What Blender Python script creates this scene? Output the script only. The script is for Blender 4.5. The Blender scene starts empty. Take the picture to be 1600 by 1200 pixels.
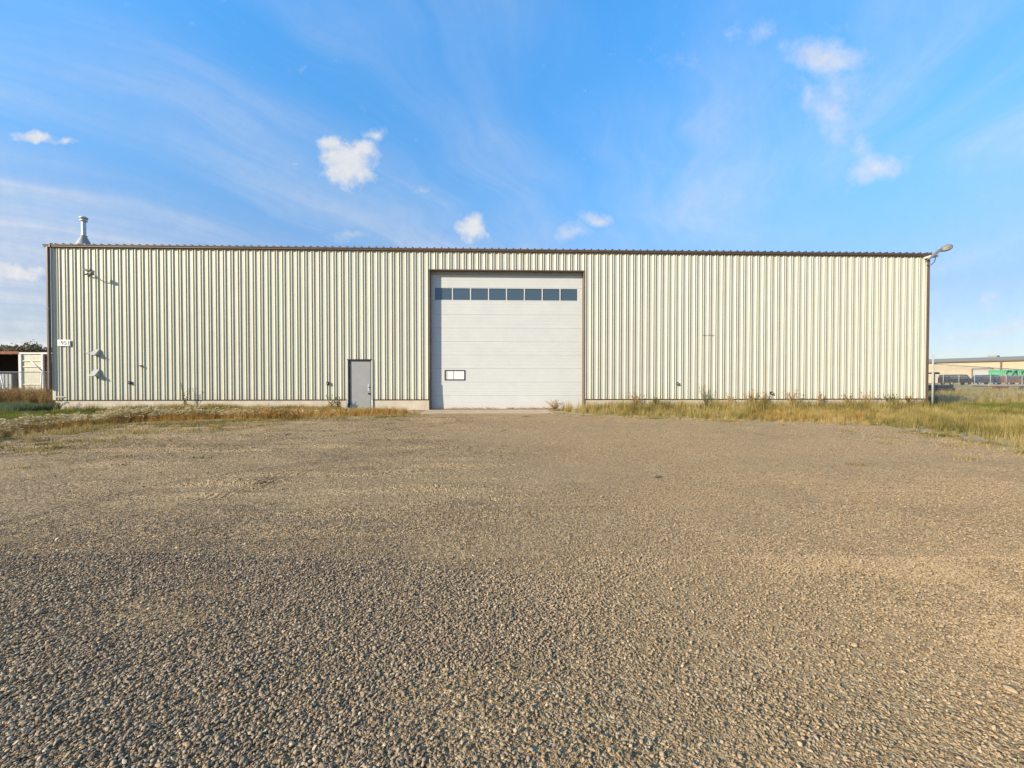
import bpy, bmesh, math, random
import numpy as np
from mathutils import Vector, Matrix, noise as mnoise

R = math.radians
rnd = random.Random(7)
rng = np.random.default_rng(11)
S = bpy.context.scene
COL = S.collection

# ------------------------------------------------------------------ camera
cam_d = bpy.data.cameras.new('camera')
cam = bpy.data.objects.new('camera', cam_d); COL.objects.link(cam)
cam_d.sensor_width = 36; cam_d.lens = 14.0
cam_d.clip_start = 0.05; cam_d.clip_end = 6000
cam.location = (0, -17.19, 1.33)
cam.rotation_euler = (R(90 - 0.74), 0, R(-1.86))
S.camera = cam

# ------------------------------------------------------------------ light
SUN_AZ = R(58)      # measured from the wall normal, sun stands to the left behind the camera
SUN_EL = R(24)
sx, sy, sz = -math.sin(SUN_AZ) * math.cos(SUN_EL), -math.cos(SUN_AZ) * math.cos(SUN_EL), math.sin(SUN_EL)
sd = bpy.data.lights.new('sun', 'SUN'); sd.energy = 5.0; sd.angle = R(0.55); sd.color = (1.0, 0.86, 0.66)
sun = bpy.data.objects.new('sun', sd); COL.objects.link(sun)
sun.rotation_euler = Vector((sx, sy, sz)).to_track_quat('Z', 'Y').to_euler()
S.view_settings.view_transform = 'Standard'; S.view_settings.look = 'None'
S.view_settings.exposure = 0.76; S.view_settings.gamma = 1.0
S.view_settings.use_curve_mapping = False


# ------------------------------------------------------------------ node helper
class G:
    """small wrapper to write node graphs as expressions"""
    def __init__(s, tree): s.t = tree
    def n(s, typ, ins=None, **kw):
        nd = s.t.nodes.new(typ)
        for k, v in kw.items(): setattr(nd, k, v)
        if ins:
            for k, v in ins.items():
                sk = nd.inputs[k]
                if isinstance(v, bpy.types.NodeSocket): s.t.links.new(v, sk)
                elif v is not None: sk.default_value = v
        return nd
    def m(s, op, a, b=None, c=None, clamp=False):
        ins = {0: a}
        if b is not None: ins[1] = b
        if c is not None: ins[2] = c
        return s.n('ShaderNodeMath', ins, operation=op, use_clamp=clamp).outputs[0]
    def vm(s, op, a, b=None, out=0):
        ins = {0: a}
        if b is not None: ins[1] = b
        return s.n('ShaderNodeVectorMath', ins, operation=op).outputs[out]
    def sep(s, v):
        o = s.n('ShaderNodeSeparateXYZ', {0: v}).outputs
        return o[0], o[1], o[2]
    def comb(s, x, y, z): return s.n('ShaderNodeCombineXYZ', {0: x, 1: y, 2: z}).outputs[0]
    def noise(s, vec, scale, detail=4, rough=.55, dist=0, out=0):
        return s.n('ShaderNodeTexNoise', {'Vector': vec, 'Scale': scale, 'Detail': detail, 'Roughness': rough, 'Distortion': dist}).outputs[out]
    def vor(s, vec, scale, feature='F1', out=0, rnd=1.0):
        return s.n('ShaderNodeTexVoronoi', {'Vector': vec, 'Scale': scale, 'Randomness': rnd}, feature=feature).outputs[out]
    def ramp(s, fac, stops):
        nd = s.n('ShaderNodeValToRGB', {0: fac}); e = nd.color_ramp.elements
        while len(e) < len(stops): e.new(.5)
        for q, (p, c) in zip(e, stops):
            q.position = p; q.color = (c[0], c[1], c[2], 1) if not isinstance(c, (int, float)) else (c, c, c, 1)
        return nd.outputs[0]
    def mr(s, v, a, b, c=0., d=1., smooth=False):
        return s.n('ShaderNodeMapRange', {0: v, 1: a, 2: b, 3: c, 4: d}, interpolation_type='SMOOTHSTEP' if smooth else 'LINEAR').outputs[0]
    def mix(s, f, a, b, mode='MIX'):
        nd = s.n('ShaderNodeMix', data_type='RGBA', blend_type=mode)
        for k, v in ((0, f), (6, a), (7, b)):
            if isinstance(v, bpy.types.NodeSocket): s.t.links.new(v, nd.inputs[k])
            else: nd.inputs[k].default_value = v if k == 0 else (v[0], v[1], v[2], 1)
        return nd.outputs[2]
    def bump(s, h, strength=.5, dist=.01, normal=None):
        return s.n('ShaderNodeBump', {'Height': h, 'Strength': strength, 'Distance': dist, 'Normal': normal}).outputs[0]


# ------------------------------------------------------------------ sky
W = bpy.data.worlds.new('World'); S.world = W; W.use_nodes = True
wt = W.node_tree; wt.nodes.clear(); g = G(wt)
sky = g.n('ShaderNodeTexSky', sky_type='NISHITA', sun_disc=False, sun_elevation=SUN_EL,
          sun_rotation=math.atan2(sx, sy), altitude=600, air_density=1.0, dust_density=0.35, ozone_density=2.0)
d = g.vm('NORMALIZE', g.n('ShaderNodeTexCoord').outputs['Generated'])
dx, dy, dz = g.sep(d)
skyc = g.n('ShaderNodeHueSaturation', {'Hue': 0.5, 'Saturation': 1.05, 'Value': 1.0, 'Color': sky.outputs[0]}).outputs[0]
lift = g.ramp(g.mr(dz, 0, .8), [(0, (.205, .205, .245)), (.20, (.225, .265, .335)), (.5, (.36, .58, .66)), (.82, (.33, .80, .98)), (1, (.33, .82, 1.0))])
skyc = g.mix(1.0, skyc, lift, 'MULTIPLY')
skyc = g.n('ShaderNodeVectorMath', {0: skyc}, operation='SCALE'); skyc.inputs['Scale'].default_value = 2.85; skyc = skyc.outputs[0]
# cirrus on a high plane (planar projection keeps the natural perspective)
inv = g.m('DIVIDE', 1.0, g.m('ADD', g.m('MAXIMUM', dz, 0.0), 0.06))
px, py = g.m('MULTIPLY', dx, inv), g.m('MULTIPLY', dy, inv)
ca, sa = math.cos(R(30)), math.sin(R(30))
al = g.m('ADD', g.m('MULTIPLY', px, sa), g.m('MULTIPLY', py, ca))
ac = g.m('SUBTRACT', g.m('MULTIPLY', px, ca), g.m('MULTIPLY', py, sa))
wob = g.noise(g.comb(px, py, 0.0), 0.55, 3)
ac2 = g.m('ADD', ac, g.m('MULTIPLY', wob, 1.4))
n1 = g.noise(g.comb(g.m('MULTIPLY', al, 0.28), g.m('MULTIPLY', ac2, 1.25), 3.1), 1.0, 7, .60, .3)
n2 = g.noise(g.comb(g.m('MULTIPLY', al, 0.5), g.m('MULTIPLY', ac2, 5.5), 7.7), 1.0, 5, .6, .4)
n3 = g.noise(g.comb(px, py, 5.0), 0.62, 3, .5)
cir = g.m('MULTIPLY', g.mr(n1, .37, .78, 0, 1, True), g.mr(n3, .36, .62, .15, 1.0, True))
cir = g.m('MULTIPLY', cir, g.mr(n2, .25, .7, .55, 1.1))
veil = g.mr(dz, .02, .46, .42, 0.0, True)      # thin milky veil towards the horizon
veil = g.m('MULTIPLY', veil, g.mr(dx, -1, .8, 1.2, .6))
cirm = g.m('ADD', g.m('MULTIPLY', cir, 0.60), veil, clamp=True)
# cumulus puffs and wisps, each at its own bearing and elevation
ys = g.m('MAXIMUM', dy, 0.05)
qx, qz = g.m('DIVIDE', dx, ys), g.m('DIVIDE', dz, ys)
q0 = g.comb(qx, qz, 0.0)
wn = g.n('ShaderNodeTexNoise', {'Vector': q0, 'Scale': 9.0, 'Detail': 5, 'Roughness': .6}).outputs['Color']
wn = g.vm('SUBTRACT', wn, (0.5, 0.5, 0.5))
wnv = g.n('ShaderNodeVectorMath', {0: wn}, operation='SCALE'); wnv.inputs['Scale'].default_value = 0.075
q = g.vm('ADD', q0, wnv.outputs[0])
def blobs(lst):
    tot = None
    for cx, cz, rx, rz, st in lst:
        e = g.vm('MULTIPLY', g.vm('SUBTRACT', q, (cx, cz, 0)), (1 / rx, 1 / rz, 0))
        v = g.m('MULTIPLY', g.m('MAXIMUM', g.m('SUBTRACT', 1.0, g.vm('LENGTH', e, out=1)), 0.0), st)
        tot = v if tot is None else g.m('MAXIMUM', tot, v)
    return tot
front = g.m('GREATER_THAN', dy, 0.06)
solid = blobs([(-.375, .525, .098, .082, 1.), (-.415, .57, .055, .042, .85), (-.335, .56, .062, .042, .8), (-.302, .598, .042, .030, .6),
               (-.071, .383, .058, .048, .9), (-1.17, .257, .17, .06, .8), (-1.115, .586, .07, .022, .75), (-1.05, .577, .05, .016, .55)])
fine = g.noise(q0, 26.0, 5, .62)
sol = g.mr(g.m('ADD', solid, g.m('MULTIPLY', g.m('SUBTRACT', fine, .5), .85)), .04, .72, 0, 1, True)
soft = blobs([(.83, .823, .20, .085, .85), (.80, .722, .06, .10, .6), (.968, .543, .15, .07, .85), (.93, .60, .12, .10, .5), (.19, .37, .10, .05, .66),
              (.24, .405, .06, .035, .8), (-.19, .473, .06, .026, .6), (-.347, .35, .2, .045, .55), (1.27, .2, .12, .085, .6),
              (-1.156, .134, .2, .05, .5), (.86, .70, .24, .36, .55), (.66, .88, .30, .16, .34), (.40, .55, .12, .06, .38), (.50, .80, .26, .14, .35), (-.5, .524, .06, .03, .4), (1.19, .16, .12, .05, .45)])
sof = g.mr(g.m('ADD', soft, g.m('MULTIPLY', g.m('SUBTRACT', g.noise(q0, 11.0, 6, .65), .5), .9)), .12, .95, 0, .80, True)
sof = g.m('MULTIPLY', sof, g.m('GREATER_THAN', soft, 0.001))
sof = g.m('MULTIPLY', sof, g.mr(soft, 0, .2, 0, 1, True))
cu = g.m('MULTIPLY', g.m('MAXIMUM', g.m('MULTIPLY', sol, .90), sof), front)
cumask = g.m('MAXIMUM', cu, cirm, clamp=True)
shade = g.mix(g.mr(fine, .3, .7, 0, 1), (4.9, 5.0, 5.25), (5.9, 5.85, 5.8))
final = g.mix(cumask, skyc, shade)
bg = g.n('ShaderNodeBackground', {'Color': final, 'Strength': 0.088})
g.t.links.new(bg.outputs[0], g.n('ShaderNodeOutputWorld').inputs[0])


# ------------------------------------------------------------------ materials
MATS = {}
def newmat(name):
    m = bpy.data.materials.new(name); m.use_nodes = True; m.node_tree.nodes.clear()
    MATS[name] = m
    g = G(m.node_tree)
    out = g.n('ShaderNodeOutputMaterial')
    b = g.n('ShaderNodeBsdfPrincipled'); g.t.links.new(b.outputs[0], out.inputs[0])
    g.b = b; g.out = out
    g.pos = g.n('ShaderNodeNewGeometry').outputs['Position']
    g.obj = g.n('ShaderNodeTexCoord').outputs['Object']
    return m, g
def setb(g, **kw):
    for k, v in kw.items():
        k = k.replace('_', ' ')
        sk = g.b.inputs[k]
        if isinstance(v, bpy.types.NodeSocket): g.t.links.new(v, sk)
        elif isinstance(v, tuple) and len(v) == 3: sk.default_value = (*v, 1)
        else: sk.default_value = v

def paint(name, col, rough=.5, metal=0., var=.12, scale=6., dirt=0., dirtcol=(.20, .16, .11), bump=.0, bscale=40, dirt_z=None, spec=.5):
    m, g = newmat(name)
    n = g.noise(g.pos, scale, 5, .6)
    c = g.mix(g.mr(n, .3, .7, 0, 1), tuple(x * (1 - var) for x in col), tuple(min(1, x * (1 + var)) for x in col))
    if dirt:
        st = g.noise(g.vm('MULTIPLY', g.pos, (9, 9, .7)), 1.0, 5, .65)
        msk = g.mr(st, .5, .78, 0, dirt)
        if dirt_z:
            z = g.sep(g.pos)[2]
            msk = g.m('MAXIMUM', g.m('MULTIPLY', msk, .6), g.m('MULTIPLY', g.mr(z, dirt_z[0], dirt_z[1], 1, 0, True), g.mr(n, .2, .8, .3, 1.0)))
        c = g.mix(msk, c, dirtcol)
    setb(g, Base_Color=c, Roughness=rough, Metallic=metal, Specular_IOR_Level=spec)
    if bump: setb(g, Normal=g.bump(g.noise(g.pos, bscale, 4, .6), bump, .004))
    return m

# cream siding: slightly faded enamel, rain streaks and splashed soil near the base
m, g = newmat('siding_enamel')
oi = g.n('ShaderNodeObjectInfo').outputs['Random']
n = g.noise(g.pos, 1.3, 4, .6); z = g.sep(g.pos)[2]
c = g.mix(g.mr(n, .3, .7), (.445, .43, .342), (.49, .472, .375))
c = g.mix(g.m('MULTIPLY', oi, .6), c, (.49, .485, .385))
stv = g.noise(g.vm('MULTIPLY', g.pos, (14, 14, .5)), 1.0, 6, .7)
c = g.mix(g.mr(stv, .54, .82, 0, .34), c, (.34, .31, .22))
spl = g.m('MULTIPLY', g.mr(z, .44, .95, 1, 0, True), g.mr(g.noise(g.pos, 7, 5, .7), .35, .75, 0, .75))
c = g.mix(spl, c, (.42, .36, .24))
setb(g, Base_Color=c, Roughness=.48, Normal=g.bump(g.noise(g.pos, 1.6, 3, .5), .4, .03))
M_SID = m

M_BROWN = paint('brown_trim_enamel', (.115, .078, .058), .42, var=.15, dirt=.3, dirtcol=(.22, .18, .14))
M_ROOF = paint('dark_roof_steel', (.050, .052, .056), .45, .2, var=.2)
M_GALV = paint('galvanised_steel', (.50, .51, .50), .45, .45, var=.18, scale=14)
M_GALVD = paint('dull_galvanised_steel', (.33, .335, .315), .7, .05, var=.2, scale=14)
M_BLACK = paint('black_rubber', (.012, .012, .012), .6, var=.3)
M_WDOOR = None
m, g = newmat('white_door_enamel')
n = g.noise(g.pos, 2.0, 4, .6); z = g.sep(g.pos)[2]
st = g.noise(g.vm('MULTIPLY', g.pos, (5, 5, .8)), 1.0, 6, .7)
c = g.mix(g.mr(n, .3, .7), (.47, .48, .46), (.505, .515, .49))
c = g.mix(g.mr(st, .52, .82, 0, .24), c, (.50, .48, .42))
c = g.mix(g.m('MULTIPLY', g.mr(z, .0, .45, 1, 0, True), g.mr(g.noise(g.pos, 6, 5, .7), .3, .7, .1, .7)), c, (.55, .46, .34))
setb(g, Base_Color=c, Roughness=.5, Normal=g.bump(g.noise(g.pos, 3, 3, .5), .15, .01)); M_WDOOR = m
M_GREY = paint('grey_door_enamel', (.25, .255, .245), .5, var=.07, scale=3, dirt=.25, dirtcol=(.27, .26, .22), dirt_z=(0, .35))
m, g = newmat('window_glass')
setb(g, Base_Color=(.045, .075, .10), Roughness=.06, Specular_IOR_Level=.9); M_GLASS = m
m, g = newmat('white_window_glass')
setb(g, Base_Color=(.62, .64, .62), Roughness=.12); M_WHITEGL = m  # even white base colour, nearly smooth
M_CONC = None
m, g = newmat('weathered_concrete')
n = g.noise(g.pos, 2.5, 6, .65); n2 = g.noise(g.pos, 30, 5, .6)
z = g.sep(g.pos)[2]
c = g.mix(g.mr(n, .3, .7), (.42, .36, .27), (.56, .50, .39))
c = g.mix(g.mr(g.noise(g.vm('MULTIPLY', g.pos, (3, 3, .6)), 1, 5, .7), .5, .8, 0, .5), c, (.27, .22, .16))
c = g.mix(g.mr(n2, .35, .7, 0, .3), c, (.32, .27, .2))
setb(g, Base_Color=c, Roughness=.9, Normal=g.bump(n2, .5, .006)); M_CONC = m
M_SIGN = paint('white_sign_paint', (.78, .76, .70), .5, var=.05, dirt=.2)
M_INK = paint('dark_grey_numeral_paint', (.045, .05, .05), .5)
M_INKF = paint('faded_numeral_paint', (.50, .50, .47), .5)
M_BLKP = paint('black_paint', (.015, .016, .016), .4)
M_LAMPG = paint('lamp_housing_grey', (.17, .16, .145), .6, .0)
M_LENS = paint('frosted_lens', (.42, .39, .33), .35)
M_RUST = paint('rusty_steel', (.20, .075, .035), .85, var=.5, scale=8, bump=.4)
M_REDC = paint('faded_red_container', (.20, .045, .035), .6, var=.25, dirt=.4)
M_CREAMC = paint('cream_container_door', (.50, .48, .36), .6, var=.1, dirt=.5)
M_WHITE = paint('white_paint', (.58, .58, .55), .5, dirt=.3)
M_DARKIN = paint('dark_steel_interior', (.02, .018, .015), .9)
M_BEIGE = paint('beige_siding', (.37, .31, .215), .8, var=.06, scale=.8)
M_ROOFG = paint('grey_green_roof', (.23, .235, .20), .8, 0, var=.1, spec=.1)
M_GREEN = paint('green_container_paint', (.10, .36, .19), .6, var=.15, scale=2)
M_DGREEN = paint('dark_green_paint', (.012, .06, .035), .6)
M_CAR1 = paint('black_car_paint', (.018, .020, .026), .22, .0, var=.2)
M_CAR2 = paint('dark_blue_car_paint', (.03, .04, .065), .22, .0, var=.2)
M_CAR3 = paint('maroon_car_paint', (.14, .06, .05), .3, .0, var=.2)
M_TYRE = paint('tyre_rubber', (.02, .02, .02), .85)
M_PIPE = paint('black_plastic_pipe', (.018, .02, .026), .45, var=.4)
M_PALE = paint('pale_stone', (.68, .66, .60), .9, var=.15, bump=.5)
M_PLANK = paint('weathered_plank', (.46, .42, .33), .85, var=.2)
M_POST = paint('dark_timber_post', (.035, .03, .025), .9)

# ---- gravel / soil
def gravel_nodes(g):
    x, y, z = g.sep(g.pos)
    big = g.noise(g.pos, .28, 4, .55); mid = g.noise(g.pos, 1.6, 5, .6)
    fine = g.noise(g.pos, 38, 6, .7)
    base = g.mix(g.mr(mid, .3, .7), (.262, .172, .080), (.392, .268, .128))
    base = g.mix(g.mr(big, .38, .66, 0, .6), base, (.455, .322, .158))
    # fine dark grain; dark specks put small stones' shadows into the colour
    base = g.mix(g.mr(fine, .35, .72, 0, .6), base, (.16, .12, .085))
    sp = g.noise(g.pos, 21, 3, .6); base = g.mix(g.mr(sp, .54, .66, 0, .55), base, (.10, .07, .042)); base = g.mix(g.mr(sp, .46, .34, 0, .45), base, (.52, .40, .25))
    v1 = g.vor(g.pos, 62, out=1)      # pebble colour cells
    vs = g.n('ShaderNodeSeparateColor', {0: v1}).outputs
    peb = g.ramp(vs[0], [(0, (.07, .05, .032)), (.3, (.235, .16, .082)), (.7, (.42, .29, .142)), (1, (.72, .56, .34))])
    patch = g.mr(g.noise(g.pos, .9, 4, .6), .36, .62, .25, .85, True)
    col = g.mix(g.m('MULTIPLY', patch, .75), base, peb)
    dist = g.vor(g.pos, 62)
    d2 = g.vor(g.pos, 135)
    h = g.m('ADD', g.m('MULTIPLY', g.m('SUBTRACT', 1.0, g.m('MULTIPLY', dist, 1.3)), g.m('MULTIPLY', patch, 1.0)), g.m('MULTIPLY', d2, -.35))
    h = g.m('ADD', h, g.m('ADD', g.m('MULTIPLY', fine, .7), g.m('MULTIPLY', sp, 2.2)))
    return col, h, (x, y, z)
m, g = newmat('gravel_soil')
col, h, (x, y, z) = gravel_nodes(g)
# arcs pressed by tyre treads, left of the middle
def arc(cx, cy, r, w, a0, a1, k):
    ddx, ddy = g.m('SUBTRACT', x, cx), g.m('SUBTRACT', y, cy)
    rr = g.m('SUBTRACT', g.m('SQRT', g.m('ADD', g.m('MULTIPLY', ddx, ddx), g.m('MULTIPLY', ddy, ddy))), r)
    msk = g.mr(g.m('ABSOLUTE', rr), w * .55, w, 1, 0, True)
    an = g.m('ARCTAN2', ddy, ddx)
    msk = g.m('MULTIPLY', msk, g.m('MULTIPLY', g.mr(an, a0, a0 + .25, 0, 1, True), g.mr(an, a1 - .25, a1, 1, 0, True)))
    return g.m('MULTIPLY', g.m('MULTIPLY', g.m('SINE', g.m('MULTIPLY', rr, k)), msk), g.mr(g.noise(g.pos, 3, 3), .35, .6, .2, 1))
tr = g.m('ADD', arc(0.2, -14.6, 5.35, .24, 1.95, 3.05, 75), arc(1.6, -13.7, 5.2, .2, 2.0, 3.1, 80))
tr = g.m('ADD', tr, arc(-7.5, -2.5, 6.2, .2, -1.35, -.5, 70))
b1 = g.bump(h, 1.0, .016)
b2 = g.bump(tr, .9, .020, b1)
setb(g, Base_Color=col, Roughness=.95, Specular_IOR_Level=.2, Normal=b2)
M_GRAV = m

m, g = newmat('stone')
oi = g.n('ShaderNodeObjectInfo').outputs['Random']
c = g.ramp(oi, [(0, (.085, .062, .043)), (.2, (.17, .124, .082)), (.45, (.258, .188, .116)), (.7, (.335, .236, .134)), (.9, (.415, .303, .178)), (1, (.53, .43, .29))])
px_ = g.sep(g.pos)[0]
tan = g.mr(g.m('ADD', px_, g.m('MULTIPLY', g.noise(g.pos, .7, 3), 2.5)), .2, 3.6, .10, .62, True)
c = g.mix(tan, c, (.44, .312, .165))
c = g.mix(g.mr(g.noise(g.pos, 90, 4, .6), .35, .7, 0, .35), c, (.14, .115, .095))
setb(g, Base_Color=c, Roughness=.85, Specular_IOR_Level=.25, Normal=g.bump(g.noise(g.pos, 160, 4, .6), .35, .003))
M_STONE = m

# ---- field ground
m, g = newmat('dry_grass_soil')
x, y, z = g.sep(g.pos)
n1 = g.noise(g.pos, .35, 5, .6); n2 = g.noise(g.pos, 5, 6, .7); n3 = g.noise(g.vm('MULTIPLY', g.pos, (.02, .12, 1)), 1.0, 5, .6)
c = g.mix(g.mr(n2, .3, .7), (.22, .165, .085), (.36, .29, .165))
c = g.mix(g.mr(n1, .42, .62, 0, .8), c, (.20, .185, .07))
c = g.mix(g.mr(n3, .45, .6, 0, .6), c, (.34, .285, .17))
setb(g, Base_Color=c, Roughness=1, Specular_IOR_Level=.1, Normal=g.bump(n2, .6, .05))
M_FIELD = m
M_ROAD = paint('pale_dirt_road', (.42, .37, .29), .95, var=.2, scale=3)

def leafmat(name, stops, trans=.35):
    m, g = newmat(name)
    oi = g.n('ShaderNodeObjectInfo').outputs['Random']
    big = g.noise(g.pos, .9, 3, .6)
    big2 = g.noise(g.pos, .35, 2, .5)
    f = g.m('ADD', g.m('ADD', g.m('MULTIPLY', oi, .45), g.m('MULTIPLY', g.mr(big, .38, .62), .32)), g.m('MULTIPLY', g.mr(big2, .42, .58), .23))
    c = g.ramp(f, stops)
    c = g.mix(g.mr(g.noise(g.pos, 60, 2), .3, .7, 0, .3), c, tuple(v * .5 for v in stops[0][1]))
    setb(g, Base_Color=c, Roughness=.7, Specular_IOR_Level=.2)
    tr = g.n('ShaderNodeBsdfTranslucent', {0: c})
    mx = g.n('ShaderNodeMixShader', {0: trans, 1: g.b.outputs[0], 2: tr.outputs[0]})
    g.t.links.new(mx.outputs[0], g.out.inputs[0])
    return m
M_GOLD = leafmat('golden_straw', [(0, (.20, .095, .025)), (.3, (.45, .255, .065)), (.7, (.57, .37, .12)), (1, (.64, .50, .23))])
M_OLIVE = leafmat('olive_grass', [(0, (.06, .06, .014)), (.26, (.17, .15, .035)), (.5, (.36, .275, .085)), (.8, (.50, .385, .16)), (1, (.60, .48, .25))])
M_GREENG = leafmat('green_grass', [(0, (.06, .085, .015)), (.5, (.16, .185, .03)), (1, (.36, .32, .08))])
M_BLUEG = leafmat('blue_green_grass', [(0, (.05, .085, .045)), (.5, (.11, .15, .075)), (1, (.28, .29, .15))])
M_HEAD = leafmat('pale_seed_head', [(0, (.50, .39, .19)), (.5, (.66, .54, .29)), (1, (.78, .67, .41))], .15)
M_WEEDB = leafmat('brown_weed', [(0, (.14, .065, .03)), (.3, (.30, .17, .075)), (.7, (.46, .32, .14)), (1, (.56, .42, .20))])
M_WEEDG = leafmat('green_weed', [(0, (.04, .055, .02)), (.5, (.13, .13, .045)), (1, (.28, .23, .10))])
M_CROWN = leafmat('autumn_tree_leaf', [(0, (.12, .10, .05)), (.5, (.24, .19, .10)), (1, (.34, .25, .14))])
M_BARK = paint('bark', (.12, .09, .065), .9)


# ------------------------------------------------------------------ mesh helpers
SPLIT = {'foundation', 'rake_trim', 'window_divider', 'door_jamb_trim', 'jamb_foot', 'end_wall_siding', 'base_shade_strip', 'door_frame', 'light_block_lining', 'corner_post',
         'wire', 'wall', 'edge_clip', 'window_gasket', 'window_frame', 'frame'}
class MB:
    def pieces(s):
        """split into face-connected pieces"""
        par = list(range(len(s.v)))
        def fd(a):
            while par[a] != a: par[a] = par[par[a]]; a = par[a]
            return a
        for f in s.f:
            for v in f[1:]: par[fd(f[0])] = fd(v)
        gr = {}
        for f in s.f: gr.setdefault(fd(f[0]), []).append(f)
        out = []
        for fs in gr.values():
            ids = sorted({v for f in fs for v in f}); mp = {v: i for i, v in enumerate(ids)}
            q = MB(); q.v = [s.v[i] for i in ids]; q.f = [tuple(mp[v] for v in f) for f in fs]; out.append(q)
        return out
    def __init__(s): s.v = []; s.f = []
    def add(s, vs, fs):
        o = len(s.v); s.v += [tuple(v) for v in vs]; s.f += [tuple(i + o for i in f) for f in fs]; return s
    def box(s, x0, x1, y0, y1, z0, z1):
        vs = [(x, y, z) for z in (z0, z1) for y in (y0, y1) for x in (x0, x1)]
        return s.add(vs, [(0, 2, 3, 1), (4, 5, 7, 6), (0, 1, 5, 4), (2, 6, 7, 3), (0, 4, 6, 2), (1, 3, 7, 5)])
    def prism(s, prof, axis, a, b):
        """closed profile (2D list, CCW) extruded along an axis from a to b. axis 'x': prof is (y,z); 'y': (x,z); 'z': (x,y)"""
        n = len(prof)
        mk = {'x': lambda p, t: (t, p[0], p[1]), 'y': lambda p, t: (p[0], t, p[1]), 'z': lambda p, t: (p[0], p[1], t)}[axis]
        vs = [mk(p, a) for p in prof] + [mk(p, b) for p in prof]
        fs = [tuple(range(n)), tuple(range(2 * n - 1, n - 1, -1))] + [(i, (i + 1) % n, n + (i + 1) % n, n + i) for i in range(n)]
        return s.add(vs, fs)
    def tube(s, pts, r, n=8, caps=True):
        pts = [Vector(p) for p in pts]; rs = r if isinstance(r, (list, tuple)) else [r] * len(pts)
        vs = []; up = Vector((0, 0, 1))
        for i, p in enumerate(pts):
            t = (pts[min(i + 1, len(pts) - 1)] - pts[max(i - 1, 0)]).normalized()
            a = t.cross(up); a = a.normalized() if a.length > .01 else Vector((1, 0, 0)); b = a.cross(t).normalized()
            for k in range(n):
                w = 2 * math.pi * k / n
                vs.append(p + (a * math.cos(w) + b * math.sin(w)) * rs[i])
        fs = [(i * n + k, i * n + (k + 1) % n, (i + 1) * n + (k + 1) % n, (i + 1) * n + k) for i in range(len(pts) - 1) for k in range(n)]
        if caps: fs += [tuple(range(n - 1, -1, -1)), tuple(range((len(pts) - 1) * n, len(pts) * n))]
        return s.add(vs, fs)
    def lathe(s, prof, c, n=20):
        """prof: (radius, z) list turned about a vertical axis through c"""
        vs = []; m_ = len(prof)
        for r_, z_ in prof:
            for k in range(n):
                w = 2 * math.pi * k / n
                vs.append((c[0] + r_ * math.cos(w), c[1] + r_ * math.sin(w), c[2] + z_))
        fs = [(i * n + k, i * n + (k + 1) % n, (i + 1) * n + (k + 1) % n, (i + 1) * n + k) for i in range(m_ - 1) for k in range(n)]
        return s.add(vs, fs)
    def mesh(s, name, mat, smooth=False, bevel=0):
        me = bpy.data.meshes.new(name); me.from_pydata(s.v, [], s.f)
        bm = bmesh.new(); bm.from_mesh(me)
        bmesh.ops.recalc_face_normals(bm, faces=bm.faces)
        if bevel:
            bmesh.ops.bevel(bm, geom=[e for e in bm.edges if e.is_manifold and e.calc_face_angle(0) > .6], offset=bevel, segments=1, affect='EDGES', profile=.5)
        bm.to_mesh(me); bm.free()
        me.materials.append(mat)
        if smooth: me.polygons.foreach_set('use_smooth', [True] * len(me.polygons))
        return me
    def build(s, name, mat, parent=None, smooth=False, bevel=0, loc=None, label=None):
        if parent is not None and name in SPLIT:
            pcs = s.pieces(); o = None
            for p in pcs: o = obj(name, p.mesh(name, mat, smooth, bevel), parent, loc, label)
            return o
        return obj(name, s.mesh(name, mat, smooth, bevel), parent, loc, label)

def obj(name, data, parent=None, loc=None, label=None):
    o = bpy.data.objects.new(name, data); COL.objects.link(o)
    if loc: o.location = loc
    if parent: o.parent = parent
    if label: o['label'] = label
    return o
def thing(name, label, cat, loc=(0, 0, 0), rz=0, group=None):
    o = obj(name, None, None, loc); o.rotation_euler = (0, 0, rz)
    o['label'] = label; o['category'] = cat
    if group: o['group'] = group
    return o
def tag(o, label, cat, group=None):
    o['label'] = label; o['category'] = cat
    if group: o['group'] = group
    return o
def stuff(o, label=None):
    o['kind'] = 'stuff'
    if label: o['label'] = label
    return o
def copy_tree(o, parent=None):
    c = o.copy(); COL.objects.link(c)
    if parent: c.parent = parent
    for ch in list(o.children): copy_tree(ch, c)
    return c

# ------------------------------------------------------------------ terrain
def vnoise(x, y, seed=0):
    """vectorised value noise"""
    xi, yi = np.floor(x).astype(np.int64), np.floor(y).astype(np.int64)
    fx, fy = x - xi, y - yi; fx = fx * fx * (3 - 2 * fx); fy = fy * fy * (3 - 2 * fy)
    def h(a, b):
        n_ = (a * 374761393 + b * 668265263 + seed * 974634777) & 0x7fffffff
        n_ = ((n_ ^ (n_ >> 13)) * 1274126177) & 0x7fffffff
        return ((n_ ^ (n_ >> 16)) & 0xffff) / 65535.0
    return (h(xi, yi) * (1 - fx) + h(xi + 1, yi) * fx) * (1 - fy) + (h(xi, yi + 1) * (1 - fx) + h(xi + 1, yi + 1) * fx) * fy
def fbm(x, y, seed=0, o=3):
    return sum(vnoise(x * 2 ** i, y * 2 ** i, seed + i) * .5 ** i for i in range(o)) / sum(.5 ** i for i in range(o))
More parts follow.
